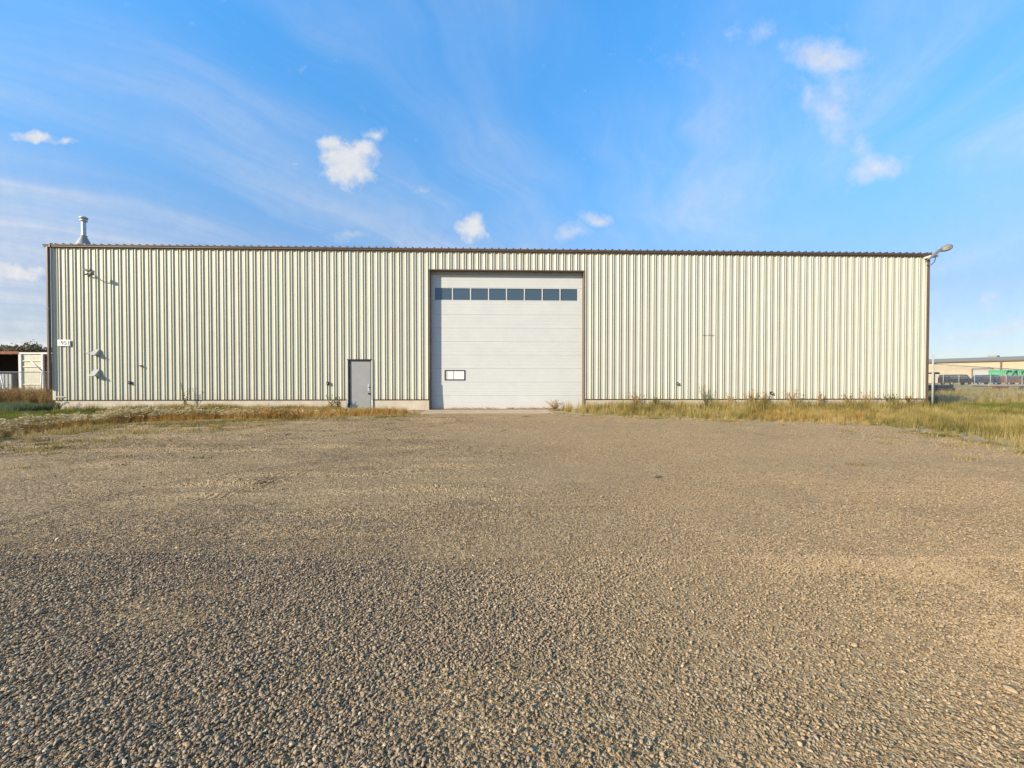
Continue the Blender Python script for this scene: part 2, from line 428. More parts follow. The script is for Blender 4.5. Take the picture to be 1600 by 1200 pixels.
def hgt(x, y):
    x = np.asarray(x, float); y = np.asarray(y, float)
    t = np.clip((-y - 3) / 12, 0, 1)
    amp = np.clip((-y - 1.0) / 3, 0, 1) * np.clip((40 - np.abs(x)) / 10, 0, 1)
    return -.10 * t * t * (3 - 2 * t) + amp * (.055 * (fbm(x * .45, y * .45, 3) - .5) + .022 * (fbm(x * 2.3, y * 2.3, 9, 4) - .5)
        + .20 * np.clip(fbm(x * .55 + y * .25 + 3, y * 3.1 - x * .25, 33, 2) - .56, 0, .3) * np.clip((2.5 - x) / 3, .25, 1) * np.clip((y + 14.5) / 1.5, 0, 1))

GP = [(-9.3, -20), (-9.8, -12), (-10.6, -8.4), (-11.4, -6.5), (-11.0, -5.1), (-9.2, -4.7), (-7.25, -4.35), (-5.06, -3.85), (-3.9, -3.1), (-2.9, -2.2),
      (-2.9, .3), (1.9, .3), (2.3, -1.7), (3.2, -2.9), (5.9, -4.2), (8.3, -5.4), (9.6, -5.0), (10.7, -6.2), (10.7, -8.1), (10.0, -10), (9.6, -20)]
def inside(x, y):
    r = np.zeros(x.shape, bool); n_ = len(GP)
    for i in range(n_):
        (x1, y1), (x2, y2) = GP[i], GP[(i + 1) % n_]
        c_ = ((y1 > y) != (y2 > y)) & (x < (x2 - x1) * (y - y1) / (y2 - y1 + 1e-12) + x1)
        r ^= c_
    return r
def sdist(x, y):
    """signed distance to the gravel yard's edge, positive outside"""
    x = np.asarray(x, float); y = np.asarray(y, float)
    dm = np.full(x.shape, 1e9); n_ = len(GP)
    for i in range(n_ - 1):
        (x1, y1), (x2, y2) = GP[i], GP[i + 1]
        ex, ey = x2 - x1, y2 - y1
        t = np.clip(((x - x1) * ex + (y - y1) * ey) / (ex * ex + ey * ey), 0, 1)
        dm = np.minimum(dm, np.hypot(x - x1 - t * ex, y - y1 - t * ey))
    return np.where(inside(x, y), -dm, dm)

def grid_obj(name, xs, ys, zf, mat, keep=None):
    X, Y = np.meshgrid(xs, ys); Z = zf(X, Y)
    nx, ny = len(xs), len(ys)
    V = np.stack([X.ravel(), Y.ravel(), Z.ravel()], 1)
    i = np.arange(nx * ny).reshape(ny, nx)
    F = np.stack([i[:-1, :-1], i[:-1, 1:], i[1:, 1:], i[1:, :-1]], -1).reshape(-1, 4)
    if keep is not None:
        k = keep(X, Y).ravel(); F = F[k[F].any(1)]
    me = bpy.data.meshes.new(name)
    me.vertices.add(len(V)); me.vertices.foreach_set('co', V.ravel())
    me.loops.add(len(F) * 4); me.loops.foreach_set('vertex_index', F.ravel())
    me.polygons.add(len(F)); me.polygons.foreach_set('loop_start', np.arange(len(F)) * 4)
    me.polygons.foreach_set('use_smooth', np.ones(len(F), bool))
    me.update(calc_edges=True); me.validate()
    me.materials.append(mat)
    o = obj(name, me); o['kind'] = 'structure'; return o

far = np.array([60, 90, 140, 220, 400, 800, 1600, 3000.])
xs = np.concatenate([-far[::-1], np.arange(-42, 42.1, .5), far]); ys = np.concatenate([-far[::-1], np.arange(-32, 32.1, .5), far])
grid_obj('ground', xs, ys, lambda X, Y: hgt(X, Y) - .018 + np.where(sdist(X, Y) < -.6, -.12, 0), M_FIELD)
xs = np.arange(-13, 13.01, .07); ys = np.arange(-20, .31, .07)
def yardz(X, Y):
    sd_ = sdist(X, Y) + (fbm(X * 1.5, Y * 1.5, 21) - .5) * .9
    sd_ = np.where(Y > -.4, np.minimum(sd_, -.2), sd_)
    return hgt(X, Y) - .036 * np.clip(sd_ / .6, 0, 1)
grid_obj('gravel_yard', xs, ys, yardz, M_GRAV, keep=lambda X, Y: sdist(X, Y) < .9)
# dirt tracks behind the fence at the right
road = MB(); road.add([(30, 40, -.02), (150, 46, -.02), (150, 53, -.02), (30, 45, -.02)], [(0, 1, 2, 3)])
o = road.build('dirt_road', M_ROAD); o['kind'] = 'structure'
road = MB(); road.add([(40, 20, -.021), (75, 17, -.021), (75, 23, -.021), (44, 22, -.021)], [(0, 1, 2, 3)])
o = road.build('dirt_road', M_ROAD); o['kind'] = 'structure'

# ------------------------------------------------------------------ warehouse
XL, XR, ZB, ZT = -18.45, 19.065, .45, 6.80
DEP = 18.0
wh = thing('warehouse', 'long low cream ribbed steel warehouse with brown eave and a white overhead door', 'warehouse', (0, 0, 0))
P = .305
# one rib: (x, outwards) - pan, slope up, crest, groove, crest, drop
RIB = [(0.0, .0), (.100, .0), (.142, .036), (.150, .040), (.158, .040), (.165, -.006), (.210, -.006), (.219, .034), (.256, .036), (.263, .0)]
def sheet(mb, x0, x1, z0, z1, lap=True):
    """ribbed steel sheet between x0 and x1; the rib grid is fixed to XL"""
    pts = []
    k0 = int(math.floor((x0 - XL) / P)) - 1
    k = k0
    def at(x):
        t = (x - XL) % P
        for (a, ya), (b, yb) in zip(RIB, RIB[1:] + [(P, 0.)]):
            if a <= t <= b: return ya + (yb - ya) * ((t - a) / (b - a) if b > a else 0)
        return 0.
    pts.append((x0, at(x0)))
    while XL + k * P < x1:
        for (a, ya) in RIB:
            xx = XL + k * P + a
            if x0 + 1e-4 < xx < x1 - 1e-4: pts.append((xx, ya))
        k += 1
    pts.append((x1, at(x1)))
    vs = []; n_ = len(pts)
    for z_ in (z0, z1): vs += [(x_, -y_, z_) for x_, y_ in pts]
    fs = [(i, i + 1, n_ + i + 1, n_ + i) for i in range(n_ - 1)]
    mb.add(vs, fs)
OX0, OX1, OZ = -2.95, 3.66, 5.97       # overhead door opening
DX0, DX1, DZ = -6.42, -5.44, 2.13      # personnel door opening
shared = None
NP = 41
for i in range(NP):
    a, b = XL + i * 3 * P, XL + (i + 1) * 3 * P
    cuts = [(a, b, ZB, ZT)]
    for (u0, u1, ztop) in ((OX0, OX1, OZ), (DX0, DX1, DZ)):
        new = []
        for (p0, p1, q0_, q1_) in cuts:
            if p1 <= u0 or p0 >= u1 or q0_ >= ztop: new.append((p0, p1, q0_, q1_)); continue
            if p0 < u0: new.append((p0, u0, q0_, q1_))
            if p1 > u1: new.append((u1, p1, q0_, q1_))
            new.append((max(p0, u0), min(p1, u1), ztop, q1_))
        cuts = new
    if cuts == [(a, b, ZB, ZT)]:
        if shared is None:
            mb = MB(); sheet(mb, XL, XL + 3 * P, ZB, ZT); shared = mb.mesh('siding_panel', M_SID)
        o = obj('siding_panel', shared, wh, (a - XL, 0, 0))
    else:
        mb = MB()
        for c_ in cuts: sheet(mb, *c_)
        o = mb.build('siding_panel', M_SID, wh)
# side and back walls
mb = MB()
for sx_ in (XL - .03, XR + .03):
    pts = []; k = 0
    while k * P < DEP:
        for a, ya in RIB[::3] : pts.append((k * P + a, ya))
        k += 1
    n_ = len(pts); sgn = -1 if sx_ < 0 else 1
    vs = [(sx_ + sgn * y_, x_, ZB) for x_, y_ in pts] + [(sx_ + sgn * y_, x_, ZT + min(x_, DEP - x_) / 12) for x_, y_ in pts]
    mb.add(vs, [(i, i + 1, n_ + i + 1, n_ + i) for i in range(n_ - 1)])
mb.box(XL, XR, DEP, DEP + .03, ZB, ZT)
mb.build('end_wall_siding', M_SID, wh)
# unseen lining added behind the siding to block stray light
mb = MB(); mb.box(XL + .01, DX0 - .002, .014, .10, ZB + .01, ZT + .05); mb.box(DX1 + .002, OX0 - .002, .012, .10, ZB + .01, ZT + .05); mb.box(DX0 - .002, DX1 + .002, .012, .10, DZ + .04, ZT + .05); mb.box(OX1 + .002, XR - .01, .012, .10, ZB + .01, ZT + .05); mb.box(OX0 - .002, OX1 + .002, .012, .10, OZ + .002, ZT + .05)
# person-door hole in the lining is filled by the door frame box behind
mb.build('light_block_lining', M_DARKIN, wh)
# foundation
mb = MB()
for a, b in ((XL - .03, DX0 - .06), (DX1 + .06, OX0 - .052), (OX1 + .047, XR + .02)): mb.box(a, b, -.004, .3, -.5, ZB - .03)
mb.build('foundation', M_CONC, wh, bevel=.008)
mb = MB()
mb.box(XL - .03, XL + .2, .31, DEP, -.5, ZB - .03); mb.box(XR - .2, XR + .02, .31, DEP, -.5, ZB - .03)
mb.build('foundation', M_CONC, wh)
mb = MB()
for a, b in ((XL, DX0 - .02), (DX1 + .02, OX0 - .03), (OX1 + .03, XR)): mb.box(a, b, -.018, .0, ZB - .034, ZB + .004)
mb.build('base_shade_strip', M_BLKP, wh)  # black strip stands in for the shaded underside of the siding
# eave gutter: K-shaped
gp = [(-.02, 6.765), (-.09, 6.765), (-.115, 6.79), (-.115, 6.81), (-.14, 6.835), (-.145, 6.87), (-.130, 6.873), (-.125, 6.84), (-.02, 6.83)]
mb = MB(); mb.prism(gp, 'x', XL - .30, XR + .06); mb.build('eave_gutter', M_BROWN, wh)
# roof panels with trapezoid ribs, closed at the eave
def roofpanel():
    mb = MB(); pts = []
    for k in range(3):
        x0 = k * P
        pts += [(x0, 0), (x0 + .11, 0), (x0 + .135, .050), (x0 + .17, .050), (x0 + .195, 0)]
    pts.append((3 * P, 0)); n_ = len(pts)
    sl = 9.2 / 12
    top = [(x_, -.14, 6.868 + z_) for x_, z_ in pts]; end = [(x_, 9.0, 6.868 + z_ + sl) for x_, z_ in pts]
    bot = [(x_, -.14, 6.850) for x_, z_ in pts]
    mb.add(top + end + bot, [(i, i + 1, n_ + i + 1, n_ + i) for i in range(n_ - 1)] + [(2 * n_ + i, 2 * n_ + i + 1, i + 1, i) for i in range(n_ - 1)])
    return mb.mesh('roof_panel', M_ROOF)
rp = roofpanel()
for i in range(NP): obj('roof_panel', rp, wh, (XL + i * 3 * P, 0, 0))
mb = MB(); mb.add([(XL - .05, 9, 7.65), (XR + .05, 9, 7.65), (XR + .05, DEP + .2, 6.95), (XL - .05, DEP + .2, 6.95)], [(0, 1, 2, 3)])
mb.build('roof_back_slope', M_ROOF, wh)
mb = MB(); 
for x_ in (XL - .055, XR + .015): mb.prism([(-.14, 6.76), (9, 7.54), (9, 7.72), (-.14, 6.925)], 'x', x_, x_ + .04)
mb.build('rake_trim', M_BROWN, wh)
# metal flue on the roof
flue = MB(); fc = (-17.86, .62, 0)
flue.lathe([(.078, 7.40), (.078, 8.12)], fc); fl = flue.build('flue_pipe', M_GALV, wh, smooth=True)
MB().lathe([(.27, 6.95), (.25, 7.10), (.10, 7.44), (.112, 7.46), (.112, 7.49), (.08, 7.50)], fc).build('flue_cone', M_GALVD, fl, smooth=True)
MB().lathe([(.08, 8.08), (.125, 8.10), (.125, 8.15), (.085, 8.17), (.085, 8.20), (.145, 8.21), (.14, 8.27), (.07, 8.31), (.0, 8.32)], fc).build('flue_cap', M_GALV, fl, smooth=True)
# corner trims and downspouts
mb = MB(); mb.box(XL - .10, XL + .03, -.03, -.001, ZB, 6.79); mb.box(XL - .10, XL - .07, .0, .1, ZB, 6.79); mb.build('corner_trim', M_SID, wh)
mb = MB(); mb.box(XR - .045, XR + .075, -.046, -.001, ZB - .2, 6.79); mb.box(XR + .041, XR + .075, .0, .1, ZB, 6.79); mb.build('corner_trim', M_BROWN, wh)
def downspout(x0, x1, zb, y0=-.15, y1=-.046):
    mb = MB(); mb.box(x0, x1, y0, y1, zb, 6.785)
    ds = mb.build('downspout', M_BROWN, wh, bevel=.012)
    for zz in (1.6, 4.2):
        b_ = MB(); b_.box(x0 - .02, x1 + .02, y0 - .004, y0 + .01, zz, zz + .03); b_.build('strap', M_BROWN, ds)
downspout(XL - .185, XL - .10, .90, -.14, -.034)

# ---------- overhead door
dep = .24
od = MB()
mb = MB(); # reveal and frame
for s_, xx in ((-1, OX0), (1, OX1)):
    x0_, x1_ = (xx - .05, xx) if s_ < 0 else (xx, xx + .045)
    mb.box(x0_, x1_, -.044, dep + .08, 0, OZ + .0)
mb.box(OX0 - .05, OX1 + .045, -.044, dep + .08, OZ, OZ + .045)
mb.build('door_frame', M_BROWN, wh, bevel=.006)
mb = MB()
mb.prism([(-.050, 1.3), (-.056, .9), (-.10, .0), (-.05, .0)], 'x', OX0 - .03, OX0 + .03)
mb.build('bent_flashing', M_BLKP, wh)
mb = MB(); mb.box(OX0 + .001, OX1 - .001, dep - .06, dep + .06, OZ - .12, OZ - .001); mb.build('door_header_seal', M_GALVD, wh)
door_me = MB()
root = None
Hs = .588
for i in range(10):
    z0 = .012 + i * Hs; z1 = z0 + Hs - .004
    if i == 9: z1 = min(z1, OZ - .03)
    mb = MB()
    x0, x1 = OX0 + .004, OX1 - .004
    # section face: three shallow grooves, tongue at the foot
    hh = z1 - z0
    if i == 8:
        # window section: rails and mullions around eight openings
        wz0, wz1 = z0 + .045, z1 - .03
        mb.box(x0, x1, dep, dep + .045, z0, wz0); mb.box(x0, x1, dep, dep + .045, wz1, z1)
        ws = [(OX0 + .17 + k * .7825, OX0 + .17 + k * .7825 + .735) for k in range(8)]
        ed = [x0] + [v for w_ in ws for v in w_] + [x1]
        for k in range(0, len(ed), 2): mb.box(ed[k], ed[k + 1], dep, dep + .045, wz0, wz1)
    else:
        prof = [(dep + .045, z0), (dep + .005, z0), (dep, z0 + .008)]
        for t in (.27, .5, .74):
            zz = z0 + hh * t
            prof += [(dep, zz - .010), (dep + .004, zz - .004), (dep + .004, zz + .004), (dep, zz + .010)]
        prof += [(dep, z1 - .006), (dep + .004, z1), (dep + .045, z1)]
        mb.prism(prof, 'x', x0, x1)
    o = mb.build('door_section', M_WDOOR, wh)
    if i == 8:
        for w0_, w1_ in ws:
            mb = MB(); mb.box(w0_ + .002, w1_ - .002, dep + .022, dep + .030, wz0 + .001, wz1 - .001); mb.build('window_pane', M_GLASS, o)
            fr = MB()
            for q_ in ((w0_, w1_, wz0, wz0 + .016), (w0_, w1_, wz1 - .016, wz1), (w0_, w0_ + .016, wz0 + .017, wz1 - .017), (w1_ - .016, w1_, wz0 + .017, wz1 - .017)):
                fr.box(q_[0] + .0005, q_[1] - .0005, dep + .012, dep + .021, q_[2] + .0005, q_[3] - .0005)
            fr.build('window_frame', M_CAR2, o)
    if i == 2:
        # small rectangular window with a black gasket
        a0, a1, c0, c1 = -2.37, -1.475, 1.265, 1.715
        fr = MB(); t_ = .045
        fr.box(a0, a1, dep - .022, dep - .003, c0, c0 + t_); fr.box(a0, a1, dep - .022, dep - .003, c1 - t_, c1)
        fr.box(a0, a0 + t_ * 1.1, dep - .022, dep - .003, c0 + t_ + .001, c1 - t_ - .001); fr.box(a1 - t_, a1, dep - .022, dep - .003, c0 + t_ + .001, c1 - t_ - .001)
        fr.build('window_gasket', M_BLKP, o, bevel=.006)
        mb = MB(); mb.box(a0 + t_, a1 - t_, dep - .012, dep - .006, c0 + t_ - .004, c1 - t_ + .004); mb.build('small_window_pane', M_WHITEGL, o)
        mb = MB(); mb.box(a0 + .37, a0 + .405, dep - .016, dep - .0125, c0 + t_, c1 - t_); mb.box(a0 + .055, a0 + .115, dep - .016, dep - .0125, c0 + t_, c1 - t_); mb.build('window_divider', M_GALVD, o)
mb = MB(); mb.box(OX0 + .01, OX1 - .01, dep + .004, dep + .05, -.03, .014); mb.build('bottom_seal', M_BLACK, wh)
mb = MB(); mb.box(OX0 - .3, OX1 + .3, dep + .06, dep + .1, -.2, OZ + .3); mb.build('light_block_lining', M_DARKIN, wh)  # added light-blocking sheet behind the overhead door

# ---------- personnel door
mb = MB()
mb.box(DX0 - .055, DX0, -.05, .12, ZB - .02, DZ); mb.box(DX1, DX1 + .055, -.05, .12, ZB - .02, DZ); 
mb.build('door_jamb_trim', M_SID, wh)
mb = MB(); mb.box(DX0 - .06, DX0 - .001, -.055, .12, -.05, ZB - .021); mb.box(DX1 + .001, DX1 + .06, -.055, .12, -.05, ZB - .021); mb.build('jamb_foot', M_WHITE, wh)
mb = MB(); mb.box(DX0, DX0 + .05, -.03, .1, -.04, DZ); mb.box(DX1 - .035, DX1, -.03, .1, -.04, DZ); mb.box(DX0 - .03, DX1 + .03, -.062, .1, DZ, DZ + .035)
mb.build('door_frame', M_BLKP, wh)
pd = MB(); pd.box(DX0 + .054, DX1 - .038, .02, .065, .03, DZ - .006); pdo = pd.build('personnel_door', M_GREY, wh, bevel=.003)
for zz in (.35, 1.22, 1.88):
    mb = MB(); mb.tube([(DX0 + .056, .004, zz), (DX0 + .056, .004, zz + .1)], .013, 6); mb.build('hinge', M_GREY, pdo)
mb = MB(); mb.box(DX1 - .165, DX1 - .095, .008, .0195, .80, 1.10); mb.build('lock_plate', M_GALV, pdo, bevel=.003)
mb = MB(); mb.tube([(DX1 - .10, .006, .70), (DX1 - .10, -.05, .70)], [.03, .045], 12); mb.build('door_knob', M_BLKP, pdo, smooth=True)
mb = MB(); mb.tube([(DX1 - .12, .006, .98), (DX1 - .12, -.03, .98), (DX1 - .075, -.035, .95)], .015, 8); mb.build('lever_handle', M_BLKP, pdo)
mb = MB(); mb.box(DX0, DX1, -.12, .14, -.06, .026); mb.build('door_sill', M_CONC, wh)
mb = MB(); mb.box(DX0 - .2, DX1 + .2, .102, .14, -.1, DZ + .2); mb.build('light_block_lining', M_DARKIN, wh)  # added light-blocking sheet behind the personnel door

# ---------- pieces fixed on the wall
def hood(x, z, s):
    """galvanised weather hood: sloping top, triangular cheeks, open beneath"""
    mb = MB(); w, h_, dd = .10 * s, .24 * s, .20 * s
    t_ = .006
    # sloping face
    mb.add([(x - w, -.04, z), (x + w, -.04, z), (x + w, -.04 - dd, z - h_), (x - w, -.04 - dd, z - h_),
            (x - w, -.04, z - t_), (x + w, -.04, z - t_), (x + w, -.04 - dd + t_, z - h_), (x - w, -.04 - dd + t_, z - h_)],
           [(0, 1, 2, 3), (4, 7, 6, 5), (3, 2, 6, 7), (0, 4, 5, 1), (0, 3, 7, 4), (1, 5, 6, 2)])
    for xx in (x - w, x + w - t_): mb.prism([(-.04, z - .01), (-.04 - dd + t_, z - h_), (-.04, z - h_ - .03)], 'x', xx, xx + t_)
    return mb.build('vent_hood', M_GALVD, wh)
hood(-16.74, 2.56, 1.0); hood(-16.76, 1.72, 1.15)
mb = MB(); mb.tube([(-17.18, -.06, 2.40), (-16.95, -.07, 2.38)], .02, 6); mb.tube([(-17.2, -.04, 2.44), (-17.18, -.08, 2.40)], .03, 6); mb.build('vent_pipe', M_GALVD, wh)
for x_, z_, r_ in ((-15.40, 1.17, .055), (-7.26, 1.14, .055), (7.79, 1.12, .05), (11.98, .71, .05)):
    mb = MB(); mb.box(x_ - r_, x_ + r_, -.09, -.03, z_ - r_ * 1.2, z_ + r_ * 1.2); o = mb.build('outlet_box', M_BLKP, wh, bevel=.01)
    mb = MB(); mb.tube([(x_, -.09, z_), (x_ + .01, -.13, z_ - .03)], .022, 8); mb.build('outlet_cover', M_GALVD, o)
mb = MB(); mb.box(-15.02, -14.90, -.07, -.035, 1.86, 1.90); mb.box(-14.95, -14.90, -.1, -.07, 1.83, 1.88); mb.build('wall_bracket', M_BLKP, wh)
mb = MB(); mb.box(8.89, 9.43, -.041, -.037, 3.232, 3.246); mb.build('patch_seam', M_BLKP, wh)
mb = MB(); mb.box(-18.46, -18.05, -.052, -.043, .56, .60); mb.build('repair_strip', M_SID, wh)

# concrete apron in front of the overhead door
mb = MB(); mb.box(-3.05, 2.1, -1.85, -.046, -.3, .012)
M_DUST = paint('dusty_concrete', (.36, .275, .18), .95, var=.2, scale=3, bump=.5)
o = mb.build('door_apron', M_DUST, None, bevel=.015); o['kind'] = 'structure'

# ---------- address sign 1951 (first digit faded)
asg = thing('address_sign', 'small white address plate reading 1951 near the left corner of the warehouse', 'sign', (-18.03, -.045, 2.82))
MB().box(-.265, .265, -.022, -.006, -.13, .13).build('plate', M_SIGN, asg, bevel=.006)
def text(s_, size, x, z, mat, parent, name='numeral', y=-.0245, bold=.0):
    cu_ = bpy.data.curves.new(name, 'FONT'); cu_.body = s_; cu_.size = size; cu_.extrude = .001; cu_.offset = bold
    cu_.align_x = 'CENTER'
    t_ = bpy.data.objects.new(name, cu_); COL.objects.link(t_)
    bpy.context.view_layer.update()
    me = bpy.data.meshes.new_from_object(t_.evaluated_get(bpy.context.evaluated_depsgraph_get()))
    bpy.data.objects.remove(t_); me.materials.clear(); me.materials.append(mat)
    o = obj(name, me, parent, (x, y, z)); o.rotation_euler = (R(90), 0, 0); return o
text('1', .23, -.185, -.08, M_INKF, asg)
for k, ch in enumerate('951'): text(ch, .23, -.065 + k * .125, -.08, M_INK, asg, bold=.004)
mb = MB(); mb.tube([(.245, -.026, -.10), (.255, -.026, .10)], .008, 6); mb.tube([(.255, -.026, -.12), (.19, -.026, -.115)], .008, 6); mb.build('edge_clip', M_INK, asg)

# ---------- gooseneck yard light at the left
yl = thing('wall_light', 'broken dark wall light on a bent arm high on the left of the wall', 'light', (-16.9, -.04, 5.72))
MB().box(-.30, -.02, -.05, .0, .10, .16).tube([(-.26, -.03, .17), (-.12, -.05, .05), (.0, -.06, -.02)], .022, 8).build('bracket', M_BLKP, yl)
MB().tube([(-.26, -.06, -.06), (-.14, -.10, -.08), (.0, -.12, -.04)], .03, 8).build('lamp_arm', M_BLKP, yl, smooth=True)
MB().tube([(-.02, -.06, -.10), (.12, -.25, -.16), (.28, -.30, -.12)], .022, 8).build('conduit', M_BLKP, yl, smooth=True)
MB().tube([(.22, -.26, -.14), (.30, -.32, -.10), (.40, -.38, -.12)], [.03, .085, .06], 12).build('lamp_head', M_LAMPG, yl, smooth=True)

# ---------- cobra-head floodlight at the right corner
fl_ = thing('floodlight', 'grey cobra head floodlight on a slanted arm at the right end of the eave', 'light', (19.0, -.1, 6.78))
MB().prism([(-.43, -.28), (-.36, -.29), (.20, .13), (.17, .22), (.06, .18)], 'y', -.40, -.30).build('arm', M_LAMPG, fl_, bevel=.01)
MB().box(-.16, .12, -.30, .06, -.13, -.05).build('junction_box', M_WHITE, fl_, bevel=.01)
MB().tube([(-.22, -.33, -.16), (-.24, -.2, -.28), (-.18, -.05, -.30)], .018, 6).tube([(.12, -.2, -.1), (.16, -.1, -.3), (.12, .02, -.42)], .014, 6).build('wire', M_BLKP, fl_)
MB().tube([(.0, -.3, -.02), (.1, -.32, .1), (.2, -.34, .1)], .035, 8).build('mount', M_BLKP, fl_)
# hood shell: elongated half ellipsoid; lens below
hd = MB(); n_ = 16
rings = [(0, .04), (.05, .11), (.15, .165), (.28, .18), (.37, .15), (.43, .06)]
def headpt(t, r_, w, up): # along axis t, tilt
    ax = Vector((.93, -.12, .34)); ax.normalize(); side = Vector((.12, 1, 0)).normalized(); u_ = side.cross(ax) * -1
    if u_.z < 0: u_ = -u_
    c_ = Vector((.18, -.34, .13)) + ax * t
    return c_ + side * (math.cos(w) * r_) + u_ * (math.sin(w) * r_ * (.9 if up else -.75))
for up, nm, mt in ((True, 'lamp_shell', M_LAMPG), (False, 'lens', M_LENS)):
    vs = [headpt(t, r_ * (1.0 if up else .93), math.pi * k / 10, up) for t, r_ in rings for k in range(11)]
    fs = [(i * 11 + k, i * 11 + k + 1, (i + 1) * 11 + k + 1, (i + 1) * 11 + k) for i in range(5) for k in range(10)]
    MB().add(vs, fs).build(nm, mt, fl_, smooth=True)

# ------------------------------------------------------------------ instancing helper (loose cover only)
def proto_coll(name, meshes):
    c_ = bpy.data.collections.new(name)
    for i, me in enumerate(meshes):
        o = bpy.data.objects.new('%s_%02d' % (name, i), me); c_.objects.link(o)
    return c_
def scatter(name, pts, rot, scl, coll, nvar, label):
    n_ = len(pts)
    me = bpy.data.meshes.new(name); me.vertices.add(n_); me.vertices.foreach_set('co', np.asarray(pts, np.float32).ravel())
    for nm, arr in (('rot', rot), ('scl', scl)):
        a_ = me.attributes.new(nm, 'FLOAT_VECTOR', 'POINT'); a_.data.foreach_set('vector', np.asarray(arr, np.float32).ravel())
    a_ = me.attributes.new('idx', 'INT', 'POINT'); a_.data.foreach_set('value', rng.integers(0, nvar, n_).astype(np.int32))
    me.update()
    o = obj(name, me); stuff(o, label)
    t = bpy.data.node_groups.new(name + '_nodes', 'GeometryNodeTree')
    t.interface.new_socket('Geometry', in_out='INPUT', socket_type='NodeSocketGeometry')
    t.interface.new_socket('Geometry', in_out='OUTPUT', socket_type='NodeSocketGeometry')
    gi, go = t.nodes.new('NodeGroupInput'), t.nodes.new('NodeGroupOutput')
    ip = t.nodes.new('GeometryNodeInstanceOnPoints'); ci = t.nodes.new('GeometryNodeCollectionInfo')
    ci.inputs['Collection'].default_value = coll; ci.inputs['Separate Children'].default_value = True; ci.inputs['Reset Children'].default_value = True
    ip.inputs['Pick Instance'].default_value = True
    def na(nm, ty):
        q_ = t.nodes.new('GeometryNodeInputNamedAttribute'); q_.data_type = ty; q_.inputs['Name'].default_value = nm
        return [s_ for s_ in q_.outputs if s_.enabled and s_.name == 'Attribute'][0]
    L = t.links.new
    L(gi.outputs[0], ip.inputs['Points']); L(ci.outputs[0], ip.inputs['Instance']); L(na('idx', 'INT'), ip.inputs['Instance Index'])
    L(na('rot', 'FLOAT_VECTOR'), ip.inputs['Rotation']); L(na('scl', 'FLOAT_VECTOR'), ip.inputs['Scale'])
    L(ip.outputs[0], go.inputs[0])
    md = o.modifiers.new('scatter', 'NODES'); md.node_group = t
    return o

# ------------------------------------------------------------------ gravel stones
def stone_mesh(seed, sub=2):
    bm = bmesh.new(); bmesh.ops.create_icosphere(bm, subdivisions=sub, radius=.5)
    r_ = random.Random(seed)
    ax = Vector((r_.uniform(.95, 1.35), r_.uniform(.6, .9), r_.uniform(.38, .58)))
    cuts = [(Vector((r_.gauss(0, 1), r_.gauss(0, 1), r_.gauss(0, 1))).normalized(), r_.uniform(.24, .38)) for _ in range(9)]
    for v in bm.verts:
        p = v.co.copy()
        for n_, d_ in cuts:
            e = p.dot(n_) - d_
            if e > 0: p -= n_ * e * .97
        p += p * (mnoise.noise(p * 2.2 + Vector((seed * 3.1, 0, 0))) * .35)
        v.co = Vector((p.x * ax.x, p.y * ax.y, p.z * ax.z))
    me = bpy.data.meshes.new('stone'); bm.to_mesh(me); bm.free(); me.materials.append(M_STONE)
    me.polygons.foreach_set('use_smooth', [True] * len(me.polygons)); return me
SC = proto_coll('stone', [stone_mesh(i) for i in range(8)])
def ring_points(n_, z0, z1, pad=1.12):
    """random points in the wedge of ground in front of the camera, uniform per area"""
    zz = np.sqrt(rng.uniform(z0 * z0, z1 * z1, n_)); u = rng.uniform(-1.32 * pad, 1.32 * pad, n_)
    a_ = R(1.86); xc = u * zz
    return xc * math.cos(a_) + zz * math.sin(a_), zz * math.cos(a_) - xc * math.sin(a_) - 17.19
PX, PY, SZ, SINK = [], [], [], []
def add_st(n_, z0, z1, smin, smax, dens, power=2.0, sink=.12):
    x_, y_ = ring_points(n_, z0, z1)
    k = (sdist(x_, y_) < .1) & (y_ < -2.1) & (rng.uniform(0, 1, n_) < dens(x_, y_))
    x_, y_ = x_[k], y_[k]
    s_ = smin + (smax - smin) * rng.uniform(0, 1, len(x_)) ** power
    PX.append(x_); PY.append(y_); SZ.append(s_); SINK.append(np.full(len(x_), sink))
def coarse(x_, y_):
    z_ = y_ + 17.19
    edge = 4.3 + 2.2 * (fbm(x_ * .55 + 7, y_ * .3, 40) - .5) + .25 * np.clip(x_, -4, 4)
    n_ = fbm(x_ * .9 + 3, y_ * 1.3, 31, 3)
    lum = np.clip(1.0 - (z_ - edge) / 1.2, 0, 1)
    hole = np.clip((n_ - .36) / .14, .22, 1)
    return np.clip(lum * hole + .12 * np.clip((n_ - .42) / .12, 0, 1), 0, 1)
add_st(250000, .9, 3.2, .006, .0205, coarse, 2.0)
add_st(250000, 3.2, 8.0, .007, .020, coarse, 2.0)
add_st(110000, .9, 3.6, .004, .009, lambda x_, y_: np.full(x_.shape, .95), 1.0)
add_st(120000, 3.6, 9, .007, .013, lambda x_, y_: np.clip((fbm(x_ * 1.1, y_ * 1.1, 77) - .30) / .2, .3, 1), 1.2)
add_st(90000, 7, 15.5, .012, .030, lambda x_, y_: np.clip((fbm(x_ * .8, y_ * .8, 55) - .33) / .2, .25, 1), 2.2)
add_st(160, 1.2, 6, .026, .044, lambda x_, y_: np.full(x_.shape, 1.), 1.8, .2)
PX, PY, SZ, SINK = map(np.concatenate, (PX, PY, SZ, SINK)); n_ = len(PX)
PZ = hgt(PX, PY) + SZ * (.34 - SINK) + rng.uniform(0, 1, n_) ** 2 * SZ * .6
